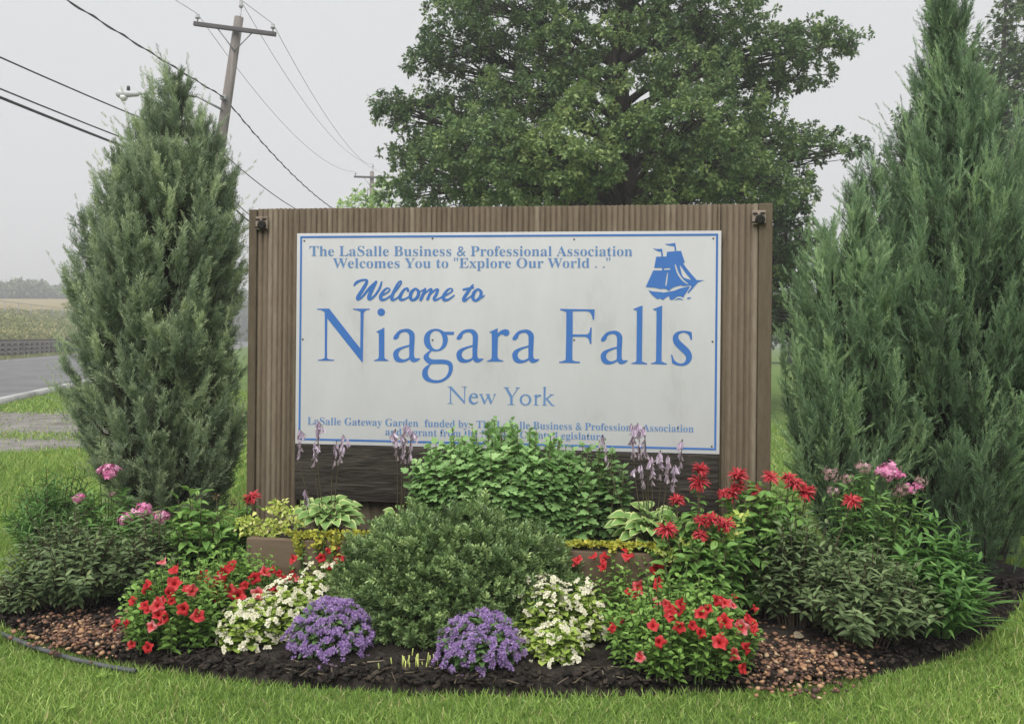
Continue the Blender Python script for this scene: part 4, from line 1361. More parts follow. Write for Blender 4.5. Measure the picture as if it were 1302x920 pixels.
# ================================================================== FAR LEFT: crib wall, fence, weeds, distant wood
crib = thing('crib_wall', AB(40, -17.1), 'long low open concrete crib wall along the far side of the road', 'retaining wall')
g = Geo()
org = AB(40, -17.1)
rot = Matrix.Rotation(TH, 3, 'Z')
for r_ in range(4):
    box(g, (-.12, -60, .02 + r_ * .29), (.05, 160, .15 + r_ * .29), .012, rot=rot)
g.build('stretcher', M['crib'], crib)
g = Geo()
for r_ in range(3):
    for k in range(170):
        y = -58 + k * 1.28 + (r_ % 2) * .0
        box(g, (-.3, y, .152 + r_ * .29), (.09, y + .34, .308 + r_ * .29), 0, rot=rot)
tag(g.build('header_block', M['crib'], crib), kind='stuff')
g = Geo(); box(g, (-.42, -60, 0), (-.2, 160, 1.12), 0, rot=rot); g.build('crib_recess_shade', M['crib_dark'], crib)  # dark backing: the recess shade between the blocks is put into its colour

fence = thing('chain_link_fence', AB(40, -25, hill(-25)), 'grey chain link fence with steel posts on the weedy bank across the road', 'fence')
for k in range(46):
    y = -30 + k * 4.2
    g = Geo(); tube(g, [rot @ Vector((0, y, -.2)), rot @ Vector((0, y, 1.75))], .04, 6); g.build('fence_post', M['galv'], fence)
g = Geo(); tube(g, [rot @ Vector((0, -30, 1.7)), rot @ Vector((0, 160, 1.7))], .025, 5); g.build('top_rail', M['galv'], fence)
g = Geo()
for k in range(900):
    y = -30 + k * .21
    for s in (1, -1):
        y2 = y + s * 1.65
        a, b = rot @ Vector((.03 * s * .2, y, .03)), rot @ Vector((.03 * s * .2, y2, 1.68))
        w = rot @ Vector((0, .004, 0))
        g.add([tuple(a - w), tuple(a + w), tuple(b + w), tuple(b - w)], [(0, 1, 2, 3)])
g.build('fence_mesh', M['galv'], fence)


def weeds():
    g = Geo()
    n = 8000
    b = RNG.uniform(-29, -17.6, n)
    a = 30 + 230 * RNG.uniform(0, 1, n) ** 1.5
    cl = np.sin(a * .35) * np.sin(b * .9 + a * .1)
    for k in range(n):
        pass
    z = np.array([hill(q, RA[1] * w + RB[1] * q) for q, w in zip(b, a)])
    pos = np.column_stack([RA[0] * a + RB[0] * b, RA[1] * a + RB[1] * b, z])
    hgt = np.clip(.55 + .4 * cl + RNG.normal(0, .2, n), .2, 1.5) * np.interp(b, [-29, -26, -23], [.35, .6, 1])
    per = 16
    idx = np.repeat(np.arange(n), per)
    m = len(idx)
    s = RNG.uniform(0, 1, m)
    q = pos[idx] + np.column_stack([RNG.normal(0, .3, m), RNG.normal(0, .3, m), s * hgt[idx]])
    ct = RNG.normal(0, .15, n)
    inst(g, LANCE, q, rnd_dir(m, .5), rnd_dir(m, .6), RNG.uniform(.16, .36, m), np.clip(.45 + ct[idx] + .12 * s + RNG.normal(0, .12, m) - .15 * cl[idx], 0, 1))
    # verge grass in front of the wall
    n = 9000
    b = RNG.uniform(-17, -16.2, n); a = 30 + 200 * RNG.uniform(0, 1, n) ** 1.4
    pos = np.column_stack([RA[0] * a + RB[0] * b, RA[1] * a + RB[1] * b, np.zeros(n)])
    inst(g, BLADE, pos, np.column_stack([RNG.normal(0, .3, n), RNG.normal(0, .3, n), np.ones(n)]), rnd_dir(n), np.column_stack([np.full(n, .05), RNG.uniform(.1, .28, n), np.full(n, .1)]), RNG.uniform(.5, .8, n))
    tag(g.build('bank_weeds', LF['weed']), kind='stuff')


weeds()


def wood():
    g = Geo()
    gt = Geo()
    rw = random.Random(5)
    for k in range(110):
        px = -420 + k * 8.0 + rw.uniform(-5, 5)
        d = rw.uniform(215, 290)
        x = (px - CX) / FPX * d
        b = x * RB[0] + d * RB[1]
        zb = hill(b, d) if b < -17.3 else 0.0
        ztop = max(zb + 4.0, EYE + (430 - (372 + 6 * math.sin(px * .045) + rw.uniform(-4, 5))) / FPX * d)
        h = ztop - zb
        r = rw.uniform(2.6, 4.2)
        n = 300
        v = rnd_dir(n)
        c0 = np.array((x, d, zb + h * .5))
        cp = c0 + v * (RNG.uniform(.5, 1, n) ** .5)[:, None] * (r, r, h * .52)
        idx = np.repeat(np.arange(n), 4)
        m = len(idx)
        inst(g, OVATE, cp[idx] + RNG.normal(size=(m, 3)) * .35, rnd_dir(m), rnd_dir(m, .8), RNG.uniform(.55, 1.1, m), np.clip(.45 + rw.uniform(-.2, .2) + RNG.normal(0, .16, m), 0, 1))
        tube(gt, [(x, d, zb - .3), (x, d, zb + h * .6)], [.25, .12], 5, m=1)
    for a in range(len(gt.V)):
        pass
    g2 = g
    base = g2.n
    for Vv, Tt in zip(gt.V, gt.T):
        g2.V.append(Vv); g2.T.append(Tt)
    for Ff, Mm in zip(gt.F, gt.M):
        g2.F.append(Ff + base); g2.M.append(Mm)
    g2.n += gt.n
    tag(g2.build('distant_woods', [LF['wood'], M['bark']]), kind='stuff')


wood()

# ------------------------------------------------------------------ the misty air
g = Geo(); box(g, (-4000, -300, -1.0), (4000, 4500, 18.0), 0)
hm = bpy.data.materials.new('misty_air')
hm.use_nodes = True
hm.node_tree.nodes.remove(hm.node_tree.nodes['Principled BSDF'])
pv = hm.node_tree.nodes.new('ShaderNodeVolumePrincipled')
pv.inputs['Color'].default_value = (0.93, 0.94, 0.96, 1)
pv.inputs['Density'].default_value = 0.0029
pv.inputs['Anisotropy'].default_value = 0.2
hm.node_tree.links.new(pv.outputs[0], hm.node_tree.nodes['Material Output'].inputs['Volume'])
tag(g.build('haze', hm), kind='stuff')


# ================================================================== THE PLANTS OF THE BED
SPRIG = spray_tmpl(14, 0.8, 0.5, 0.08, 21)


def dome_hit(ctr, rad, px, py):
    """where the sight line of a flower meets its plant's rounded top"""
    o = Vector((0, 0, EYE)) - ctr
    r = P(px, py, 1.0) - Vector((0, 0, EYE))
    a = np.array(o) / rad
    d = np.array(r) / rad
    A, B, Cc = d @ d, a @ d, a @ a - 1
    disc = B * B - A * Cc
    t = (-B - math.sqrt(disc)) / A if disc > 0 else -B / A
    return Vector((0, 0, EYE)) + r * float(t)


def bush(g, gs, base, rad, h, nst, per, tmpl, leaf, tone=0.45, t0=0.3, pair=True, narrow=1.0, upright=0.25, spread=0.35, z0=0.0, tipgrow=0.65, droop=0.15, stem_r=0.003, jag=0.12, face=0.0, dome=0.5):
    """Stems from a crown at `base` fanning into a dome, leaves along each stem. Returns the stem tips."""
    rx, ry = rad
    rho = np.sqrt(RNG.uniform(0, 1, nst))
    an = RNG.uniform(0, 2 * PI, nst)
    ex, ey = np.cos(an) * rho * rx, np.sin(an) * rho * ry
    ez = z0 + (h - z0) * np.clip(1 - (rho * .93) ** 2, 0.03, 1) ** dome * RNG.normal(1, jag, nst)
    ez = np.maximum(ez, .02)
    sx, sy = ex * spread, ey * spread
    tips = np.column_stack([ex, ey, ez])
    idx = np.repeat(np.arange(nst), per)
    m = len(idx)
    k = np.tile(np.arange(per), nst)
    t = t0 + (1 - t0) * (k + .5) / per + RNG.normal(0, .02, m)
    t = np.clip(t, 0, 1.03)
    q = t ** 1.35
    pos = np.column_stack([sx[idx] + (ex - sx)[idx] * q, sy[idx] + (ey - sy)[idx] * q, ez[idx] * (t ** .85)])
    ax = norm(np.column_stack([(ex - sx)[idx], (ey - sy)[idx], ez[idx] * .9]))
    ang = k * (PI / 2 if pair else 2.4) + (k % 2) * PI * (1 if pair else 0) + RNG.uniform(0, 6.28, nst)[idx] + RNG.normal(0, .35, m)
    rnd = np.column_stack([np.cos(ang), np.sin(ang), np.zeros(m)])
    d = norm(rnd + ax * (upright + 3.0 * np.clip(t - .8, 0, 1))[:, None] + RNG.normal(size=(m, 3)) * .18)
    d[:, 2] -= droop * (1 - t)
    size = leaf * RNG.uniform(.7, 1.2, m) * (1 - (1 - tipgrow) * t ** 3)
    st = RNG.normal(0, .12, nst)
    tn = np.clip(tone + st[idx] + RNG.normal(0, .1, m) + .12 * (t - .6), 0, 1)
    S = np.column_stack([size * narrow, size, size])
    b = np.array(base)
    outw = np.column_stack([(ex)[idx], (ey)[idx], ez[idx] * .25]) if face else 0
    if face: outw = norm(norm(outw) + np.array((0, -.5, 0)))
    up = norm(outw * face + ax * .8 * (1 - face) + np.array((0, 0, .6)) + RNG.normal(size=(m, 3)) * .25)
    inst(g, tmpl, pos + b, d, up, S, tn)
    if gs is not None:
        for i in range(nst):
            if i % 2 and nst > 60: continue
            p = [np.array((sx[i] + (ex[i] - sx[i]) * (u ** 1.35), sy[i] + (ey[i] - sy[i]) * (u ** 1.35), ez[i] * u ** .85)) + b for u in (0.0, .35, .7, 1.0)]
            tube(gs, [tuple(x) for x in p], [stem_r * 1.3, stem_r * 1.1, stem_r, stem_r * .6], 4, cap=False)
    return tips


def ground(px, d, z=SOILZ):
    p = P(px, CY, d)
    p.z = z
    return p


def copies(mesh_list, name, parent, pos, facing, scale, mats=None, sub=None):
    """single flowers: each an object of its own under its plant"""
    out = []
    for i, (p, f) in enumerate(zip(pos, facing)):
        o = bpy.data.objects.new(name, mesh_list[i % len(mesh_list)])
        C.objects.link(o)
        o.parent = parent
        f = Vector(f).normalized()
        q = f.to_track_quat('Z', 'Y') @ Matrix.Rotation(random.uniform(0, 6.28), 3, 'Z').to_quaternion()
        o.matrix_local = Matrix.Translation(Vector(p)) @ q.to_matrix().to_4x4() @ Matrix.Scale(float(scale[i] if hasattr(scale, '__len__') else scale), 4)
        out.append(o)
    return out


# ---- flower meshes (real size in metres, opening along +Z) -----------------------
def petunia_mesh(seed, dt=0.0):
    r = random.Random(seed)
    g = Geo()
    n = 20
    ph = r.uniform(0, 6)
    V, T = [], []
    for ri, (rad, z, tn) in enumerate([(.004, -.04, .3), (.006, -.018, .3), (.008, -.006, .25), (.019, .004, .45), (.030, .006, .55), (.038, .001, .62)]):
        for j in range(n):
            a = 2 * PI * j / n
            lob = 1 + ((0.17 if ri == 5 else .06) * math.cos(5 * a + ph) if ri >= 4 else 0) + (r.uniform(-.07, .07) if ri == 5 else 0)
            dz = 0.007 * math.sin(3 * a + ph) * (ri >= 4) + 0.013 * math.sin(2 * a + ph * 2) * (ri == 5) + .006 * math.cos(5 * a + ph) * (ri >= 4) + r.uniform(-.003, .003) * (ri >= 4)
            V.append((rad * lob * math.cos(a), rad * lob * math.sin(a), z + dz))
            T.append(min(1, max(0, tn + dt + r.uniform(-.12, .12) + (.06 if ri == 5 else 0))))
    F = [(i * n + j, i * n + (j + 1) % n, (i + 1) * n + (j + 1) % n, (i + 1) * n + j) for i in range(5) for j in range(n)]
    g.add(V, F, np.array(T))
    return g.mesh('petunia_flower', [LF['red']], True)


PETAL = fan_leaf([(0.08, 0), (0.2, .2), (.3, .55), (.24, .85), (.05, 1)], .35, .1)


def balm_mesh(seed, tiers=1):
    g = Geo()
    rng = np.random.default_rng(seed)
    for k in range(tiers):
        n = 58 - 10 * k
        a = rng.uniform(0, 2 * PI, n)
        e = rng.uniform(-.15, 1.1, n)
        d = np.column_stack([np.cos(a) * np.cos(e), np.sin(a) * np.cos(e), np.sin(e)])
        tube_len = rng.uniform(.026, .038, n) * (1 - .15 * k)
        z = .032 * k
        inst(g, STRAPL, d * .006 + (0, 0, z), d, np.array([(0, 0, 1.0)]) + rng.normal(size=(n, 3)) * .3, tube_len, np.clip(rng.normal(.5, .22, n), 0, 1))
    lathe(g, [(.004, -.012), (.012, -.004), (.012, .006), (.004, .012 + .03 * (tiers - 1))], 8, tone=.1)
    return g.mesh('bee_balm_flower', [LF['balm']])


STRAPL = strap_tmpl(.11, .9, 4)
FLORET = Geo()


def phlox_mesh(seed, mat, n=38, dens=1.0):
    g = Geo()
    rng = np.random.default_rng(seed)
    i = np.arange(n)
    z = 1 - (i + .5) / n * 1.45
    q = np.sqrt(1 - z * z)
    v = norm(np.column_stack([q * np.cos(i * 2.4), q * np.sin(i * 2.4), z]) + rng.normal(size=(n, 3)) * .12)
    ctr = v * rng.uniform(.55, 1.2, (n, 1)) * (.042, .042, .034)
    v = norm(v + rng.normal(size=(n, 3)) * .3)
    tn = np.clip(rng.normal(.5, .22, n), .05, .95)
    for k in range(5):
        a = k * 2 * PI / 5
        x = norm(np.cross(v, rng.normal(size=(n, 3)) if k == 0 else X0)) if k == 0 else X0
        if k == 0: X0 = x
        y = np.cross(v, X0)
        d = X0 * math.cos(a) + y * math.sin(a) + v * .1
        inst(g, PETAL, ctr, d, v, .0145, np.clip(tn + rng.normal(0, .06, n), 0, 1))
    return g.mesh('phlox_flower_head', [mat])


def puff_mesh(seed):
    g = Geo()
    rng = np.random.default_rng(seed)
    for c0 in rng.normal(size=(6, 3)) * (.011, .011, .004):
        n = 26
        d = norm(rng.normal(size=(n, 3)))
        d[:, 2] = np.abs(d[:, 2]) * .9 - .1
        inst(g, NEEDLE, c0 + d * .002, d, rng.normal(size=(n, 3)), np.column_stack([np.full(n, .02), rng.uniform(.008, .0125, n), np.full(n, .01)]), np.clip(rng.normal(.55, .22, n), 0, 1))
    return g.mesh('ageratum_flower_cluster', [LF['purple']])


def begonia_mesh(seed):
    g = Geo()
    rng = np.random.default_rng(seed)
    for q in range(3):
        c0 = rng.normal(size=3) * (.011, .011, .004) * (q > 0)
        a0 = rng.uniform(0, 6)
        nrm = norm(np.array((0, 0, 1.0)) + rng.normal(size=3) * .35)
        for k in range(4):
            a = a0 + k * PI / 2
            d = np.array((math.cos(a), math.sin(a), .15))
            inst(g, ROUND, c0[None], d[None], nrm[None], (.0145 if k % 2 else .0115), float(rng.uniform(.5, 1)))
        inst(g, SMALL, np.repeat(c0[None] + nrm * .002, 5, 0), rng.normal(size=(5, 3)) * .5 + nrm, rng.normal(size=(5, 3)), .006, 0.0)
    return g.mesh('begonia_flower', [LF['white']])


PET = [petunia_mesh(k, d) for k, d in enumerate((0, -.15, .08, -.3, .2, 0, -.1, .38, .05))]
BALM = [balm_mesh(k) for k in range(3)]
BALM2 = [balm_mesh(k + 7, 2) for k in range(2)]
PHL = [phlox_mesh(k, LF['pink']) for k in range(3)]
SPENT = [phlox_mesh(k + 5, LF['spent'], 16) for k in range(2)]
PUFF = [puff_mesh(k) for k in range(4)]
BEG = [begonia_mesh(k) for k in range(5)]


# ---- yew mound -------------------------------------------------------------------
def yew():
    base = ground(583, 4.58)
    root = thing('yew_bush', base, 'wide rounded dark green clipped bush in the middle of the bed', 'bush')
    g, gs = Geo(), Geo()
    n = 8500
    v = rnd_dir(n)
    v[:, 2] = np.abs(v[:, 2])
    rad = np.where(RNG.uniform(0, 1, n) < .7, RNG.uniform(.9, 1.02, n), RNG.uniform(.55, .9, n))
    lump = 1 + .06 * np.sin(v[:, 0] * 7 + 1) * np.cos(v[:, 1] * 6) + .06 * np.sin(v[:, 0] * 17 + v[:, 2] * 13) + .06 * np.sin(v[:, 1] * 21 + v[:, 2] * 23 + v[:, 0] * 19)
    pos = v * (rad * lump)[:, None] * (.565, .42, .555)
    rho = np.hypot(v[:, 0], v[:, 1])
    pos[:, :2] *= (np.maximum(rho, .02) ** -.28)[:, None]
    pos[:, 2] = pos[:, 2] * .94 + .02
    d = norm(v * .9 + (0, 0, .55) + RNG.normal(size=(n, 3)) * .35)
    cl = np.sin(v[:, 0] * 9 + 2) * np.sin(v[:, 2] * 11 + v[:, 1] * 8)
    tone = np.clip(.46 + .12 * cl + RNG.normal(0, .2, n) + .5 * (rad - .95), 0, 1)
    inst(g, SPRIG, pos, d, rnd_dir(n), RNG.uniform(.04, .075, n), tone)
    for k in range(70):
        e = pos[k * 90] * .9
        tube(gs, [(e[0] * .1, e[1] * .1, 0), (e[0] * .5, e[1] * .5, e[2] * .6), tuple(e)], [.01, .007, .003], 4, cap=False)
    gs.build('branches', M['twig'], root)
    g.build('foliage', LF['yew'], root)


yew()


# ---- purple ageratum --------------------------------------------------------------
def ageratum(px, d, r, h, label):
    base = ground(px, d)
    root = thing('ageratum_plant', base, label, 'flower', 'purple ageratum mounds')
    g, gs = Geo(), Geo()
    bush(g, gs, (0, 0, 0), (r * .95, r * .9), h * .93, 110, 9, OVATE, .05, .4, z0=.02, spread=.75, t0=.1)
    gs.build('stems', M['stem'], root)
    g.build('foliage', LF['ageratum'], root)
    n = 96
    i = np.arange(n)
    z = 1 - (i + .5) / n * .95
    a = i * 2.39996
    q = np.sqrt(1 - z * z)
    v = np.column_stack([q * np.cos(a), q * np.sin(a), z]) + RNG.normal(size=(n, 3)) * .05
    v[:, 2] = np.maximum(v[:, 2], .02)
    pos = v * (r, r, h * .93) * RNG.uniform(.93, 1.04, (n, 1)) + (0, 0, .02)
    copies(PUFF, 'flower_cluster', root, pos, v + (0, -.15, .5), RNG.uniform(1.2, 1.6, n))


ageratum(423, 4.2, .187, .215, 'mound of purple fluffy flowers left of the round bush')
ageratum(614, 4.06, .185, .215, 'mound of purple fluffy flowers in front of the round bush')


# ---- white begonias ---------------------------------------------------------------
def begonia(px, d, r, h, label, n=60):
    base = ground(px, d)
    root = thing('begonia_plant', base, label, 'flower', 'white begonias')
    g, gs = Geo(), Geo()
    bush(g, gs, (0, 0, 0), (r * .95, r * .9), h * .92, 75, 9, ROUND, .046, .5, z0=.03, pair=False, spread=.8, t0=.08)
    gs.build('stems', M['stem'], root)
    g.build('foliage', LF['begonia'], root)
    i = np.arange(n)
    z = 1 - (i + .5) / n * .9
    a = i * 2.39996 + random.uniform(0, 6)
    q = np.sqrt(1 - z * z)
    v = np.column_stack([q * np.cos(a), q * np.sin(a), z]) + RNG.normal(size=(n, 3)) * .12
    v[:, 2] = np.maximum(v[:, 2], .05)
    pos = v * (r, r, h) * RNG.uniform(.92, 1.12, (n, 1))
    copies(BEG, 'flower', root, pos, v + (0, -.4, .3) + RNG.normal(size=(n, 3)) * .3, RNG.uniform(.8, 1.25, n))


begonia(322, 4.27, .15, .2, 'white begonia between the red petunias and the left purple mound', 85)
begonia(365, 4.38, .15, .24, 'white begonia just behind the left purple mound', 85)
begonia(412, 4.62, .15, .27, 'white begonia farthest back beside the round bush', 75)
begonia(694, 4.26, .15, .31, 'white begonia beside the round bush, right of the right purple mound', 98)
begonia(740, 4.3, .13, .27, 'white begonia touching the right red petunias', 80)
begonia(712, 4.1, .11, .17, 'low white begonia at the front right of the right purple mound', 50)


# ---- red petunias -----------------------------------------------------------------
def petunia(px, d, rx, ry, h, label, flowers, nst=90, tone=.45):
    base = ground(px, d)
    root = thing('petunia_plant', base, label, 'flower', 'red petunias')
    g, gs = Geo(), Geo()
    bush(g, gs, (0, 0, 0), (rx, ry), h, int(nst * 1.7), 12, OVATE, .042, tone, z0=.04, jag=.14, upright=.35, t0=.05, pair=False, spread=.8)
    pos, fac, sc = [], [], []
    more = [(f[0] + random.uniform(-22, 22), f[1] + random.uniform(-12, 6), random.uniform(.55, .8)) for f in flowers if random.random() < .5]
    for f in list(flowers) + more:
        p = dome_hit(base, np.array((rx * 1.04, ry * 1.04, h * 1.05)), f[0], f[1]) - base
        if p.z < .03:
            p = G(f[0], f[1], .09) - base
        if (p.x / rx) ** 2 + (p.y / ry) ** 2 > 1.15 and p.z < h * .6:      # a trailing shoot
            tube(gs, [(p.x * .4, p.y * .4, .08), (p.x * .8, p.y * .8, p.z * .9 + .02), tuple(p)], .003, 4, cap=False)
            q = RNG.normal(size=(16, 3)) * (.035, .03, .015) + np.array(p) + (0, .02, -.03)
            inst(g, OVATE, q, rnd_dir(16, .3), rnd_dir(16, 1), .045, RNG.uniform(.3, .7, 16))
        nn = Vector((p.x / rx ** 2, p.y / ry ** 2, p.z / h ** 2)).normalized()
        pos.append(p + nn * .012)
        fac.append(nn + Vector((random.uniform(-.9, .9), -.6 + random.uniform(-.4, .4), random.uniform(-.2, .8))))
        sc.append((f[2] if len(f) > 2 else 1.0) * random.uniform(.58, .9))
    gs.build('stems', M['stem'], root)
    g.build('foliage', LF['petunia'], root)
    copies(PET, 'flower', root, pos, fac, sc)


petunia(230, 4.3, .27, .25, .36, 'leafy red petunia at the front left of the bed', [
    (222, 726), (188, 748), (222, 743), (216, 754), (201, 770), (203, 781), (233, 774), (194, 796), (251, 783), (151, 794, .8), (190, 822), (170, 818, .8), (210, 786, .8), (243, 752), (206, 764, .9), (186, 770, .7)])
petunia(305, 4.58, .26, .2, .37, 'red petunia behind the left white begonias', [
    (260, 733, 1.1), (286, 730, 1.1), (296, 719), (323, 735), (336, 728), (368, 733, 1.1), (349, 750), (327, 754), (292, 750), (259, 757), (274, 757), (303, 756, 1.1), (286, 782), (270, 742, 1.1), (312, 744, .8), (356, 738, .8)], 80)
petunia(405, 4.74, .15, .12, .43, 'slender red petunia against the planter at the left of the round bush', [(375, 711), (408, 709), (429, 711, .8), (418, 720, .7)], 16)
petunia(868, 4.05, .36, .28, .37, 'largest red petunia at the front right of the bed', [
    (853, 776, 1.1), (866, 770), (890, 781, 1.05), (910, 765), (920, 768, .8), (920, 791, 1.1), (949, 787, 1.1), (940, 798, .9), (831, 796, .8), (864, 798, .8), (890, 805, .9), (914, 816, 1.1), (946, 824), (931, 831, 1.1),
    (839, 816, .8), (942, 848, .8), (815, 835, .8), (781, 800, .8), (853, 783), (880, 795, .7), (955, 800, .7)], 130)
petunia(800, 4.48, .27, .2, .36, 'red petunia against the planter right of the round bush', [
    (737, 713, .9), (771, 710), (799, 710), (834, 725, 1.1), (811, 747), (834, 747), (856, 745), (831, 768), (806, 780, .8), (835, 740, .9), (768, 722, .7), (806, 755, .8), (781, 790, .8)], 42)


# ---- spirea-like grey-green shrubs ---------------------------------------------------
def shrub(name, px, d, rx, ry, h, label, cat, tmpl, leaf, mat, nst, per, tone=.45, group=None, narrow=1.0, **kw):
    base = ground(px, d)
    root = thing(name, base, label, cat, group)
    g, gs = Geo(), Geo()
    bush(g, gs, (0, 0, 0), (rx, ry), h, nst, per, tmpl, leaf, tone, narrow=narrow, **kw)
    gs.build('stems', M['twig'], root)
    g.build('foliage', LF[mat], root)
    return root


shrub('spirea_shrub', 95, 4.85, .38, .34, .40, 'low grey-green shrub at the left front, spilling toward the edging', 'shrub', LANCE, .065, 'spirea', 190, 15, pair=False, z0=.05, narrow=1.2, jag=.18)
shrub('spirea_shrub', 196, 4.9, .24, .24, .42, 'small grey-green shrub between the left pink phlox and red petunias', 'shrub', LANCE, .065, 'spirea', 110, 15, .38, pair=False, z0=.05, narrow=1.2, jag=.18)
shrub('spirea_shrub', 30, 4.75, .17, .16, .2, 'little pale shrub tuft at the far left end of the bed', 'shrub', LANCE, .055, 'spirea', 60, 12, .7, pair=False, z0=.03, jag=.2)
shrub('fine_leaved_shrub', 72, 5.75, .3, .3, .5, 'feathery dark green plant at the left edge of the lawn', 'shrub', LANCE, .085, 'strap', 150, 16, .4, pair=False, narrow=.45, z0=.08, upright=.8, jag=.16)
shrub('spirea_shrub', 1105, 4.36, .36, .3, .41, 'low grey-green shrub at the front right beside the pebbles', 'shrub', LANCE, .07, 'spirea', 190, 15, .48, pair=False, z0=.05, narrow=1.2, jag=.17)
shrub('spirea_shrub', 1015, 4.62, .26, .24, .5, 'grey-green shrub between the red bee balm and the right front shrub', 'shrub', LANCE, .065, 'spirea', 130, 15, .42, pair=False, z0=.08, narrow=1.2, jag=.17)
shrub('leafy_plant', 255, 4.98, .25, .2, .58, 'bright leafy plant between the left evergreen and the planter', 'plant', OVATE, .1, 'broad', 42, 12, .55, z0=.15, jag=.16, narrow=.75)
r_ = thing('day_lily', ground(1200, 4.5), 'dark green long-leaved clump at the right end of the bed', 'plant')
g = Geo()
n = 55
a = RNG.uniform(0, 2 * PI, n)
e = RNG.uniform(.75, 1.4, n)
d = np.column_stack([np.cos(a) * np.cos(e), np.sin(a) * np.cos(e), np.sin(e)])
inst(g, STRAP, np.column_stack([np.cos(a), np.sin(a), np.zeros(n)]) * .05, d, np.column_stack([-np.cos(a), -np.sin(a), np.full(n, .8)]), RNG.uniform(.24, .42, n), np.clip(RNG.normal(.45, .16, n), 0, 1))
bush(g, None, (0.0, .03, 0), (.24, .2), .5, 60, 13, LANCE, .13, .36, narrow=.75, pair=False, upright=.5)
g.build('foliage', LF['strap'], r_)


# ---- phlox --------------------------------------------------------------------------
def phlox(px, d, rx, ry, h, label, heads, spent=(), nst=26, balm=()):
    base = ground(px, d)
    root = thing('phlox_plant', base, label, 'flower', None)
    g, gs = Geo(), Geo()
    bush(g, gs, (0, 0, 0), (rx, ry), h, nst, 16, LANCE, .1, .45, z0=h * .6, t0=.15, jag=.08, narrow=.85, spread=.5, stem_r=.0035)
    for lst, mesh, nm in ((heads, PHL, 'flower_head'), (spent, SPENT, 'spent_head'), (balm, BALM, 'bee_balm_head')):
        for f in lst:
            p = P(f[0], f[1], d + (f[3] if len(f) > 3 else 0)) - base
            s = f[2] if len(f) > 2 else 1
            tube(gs, [(p.x * .3, p.y * .3, .0), (p.x * .7, p.y * .7, p.z * .6), (p.x, p.y, p.z - .01)], [.005, .004, .003], 5, cap=False)
            nl = 9
            tt = np.linspace(.45, .93, nl)
            aa = np.arange(nl) * 2.4
            inst(g, LANCE, np.column_stack([p.x * (.3 + .7 * tt), p.y * (.3 + .7 * tt), p.z * tt]), np.column_stack([np.cos(aa), np.sin(aa), np.full(nl, .25)]), np.array([(0, 0, 1.0)]), .085 * (1.15 - .5 * tt), RNG.uniform(.4, .8, nl))
            copies([random.choice(mesh)], nm, root, [p], [(random.uniform(-.3, .3), -.5, 1)], s)
    gs.build('stems', M['stem'], root)
    g.build('foliage', LF['phlox'], root)


phlox(138, 5.4, .2, .18, .55, 'pink phlox nearest the left evergreen with one tall bright head', [(139, 599, 1.3), (101, 634, .95), (127, 598, .5)], [(112, 650, .8), (142, 628, .5)], 26)
phlox(190, 5.15, .17, .16, .46, 'pink phlox with three heads in front of the left evergreen', [(162, 660, 1.1), (181, 649, 1.15), (204, 658, 1.15)], [(182, 672, .4)], 22)
phlox(1110, 4.88, .3, .2, .72, 'tall pink phlox with some faded heads in front of the right evergreens', [(1130, 600, 1.45), (1155, 622, .8), (1168, 618, .6)],
      [(1056, 604, 1.1), (1097, 594, 1.0), (1078, 610, .9), (1148, 622, 1.0), (1142, 626, .8), (1171, 612, .8), (1060, 625, .8)], 44)

# ---- bee balm ------------------------------------------------------------------------
def bee_balm(px, d, rx, ry, h, label, heads, nst, per=13, z0f=.45, tone=.5, seeds=()):
    base = ground(px, d)
    root = thing('bee_balm_plant', base, label, 'flower', None)
    g, gs = Geo(), Geo()
    bush(g, gs, (0, 0, 0), (rx, ry), h, int(nst * 1.6), per, OVATE, .09, tone, z0=h * z0f, t0=.1, jag=.1, narrow=.85, spread=.65, face=.35)
    for f in heads:
        p = P(f[0], f[1], d + (f[3] if len(f) > 3 else 0)) - base
        tube(gs, [(p.x * .5, p.y * .5, .0), (p.x * .8, p.y * .8, p.z * .6), (p.x, p.y, p.z)], [.004, .0035, .003], 5, cap=False)
        k = 6
        aa = np.arange(k) * 1.57 + random.uniform(0, 3)
        tt = np.linspace(.8, .97, k)
        inst(g, OVATE, np.column_stack([p.x * (.6 + .4 * tt), p.y * (.6 + .4 * tt), p.z * tt]), np.column_stack([np.cos(aa), np.sin(aa), np.full(k, .2)]), np.array([(0, 0, 1.0)]), .06 * (1.3 - .5 * tt), RNG.uniform(.4, .7, k))
        copies([random.choice(BALM2 if len(f) > 4 else BALM)], 'flower_head', root, [p], [(random.uniform(-.25, .25), -.35, 1)], 1.3 * (f[2] if len(f) > 2 else 1.1))
    for f in seeds:
        p = P(f[0], f[1], d) - base
        tube(gs, [(p.x * .5, p.y * .5, .0), (p.x * .8, p.y * .8, p.z * .6), (p.x, p.y, p.z)], [.004, .0035, .0025], 5, cap=False)
        sg = Geo()
        v = rnd_dir(40)
        inst(sg, NEEDLE, v * .006 + np.array(p), v, rnd_dir(40), np.column_stack([np.full(40, .03), np.full(40, .02), np.full(40, .02)]), RNG.uniform(0, 1, 40))
        sg.build('seed_head', LF['seed'], root)
    gs.build('stems', M['stem_red'], root)
    g.build('foliage', LF['broad'], root)


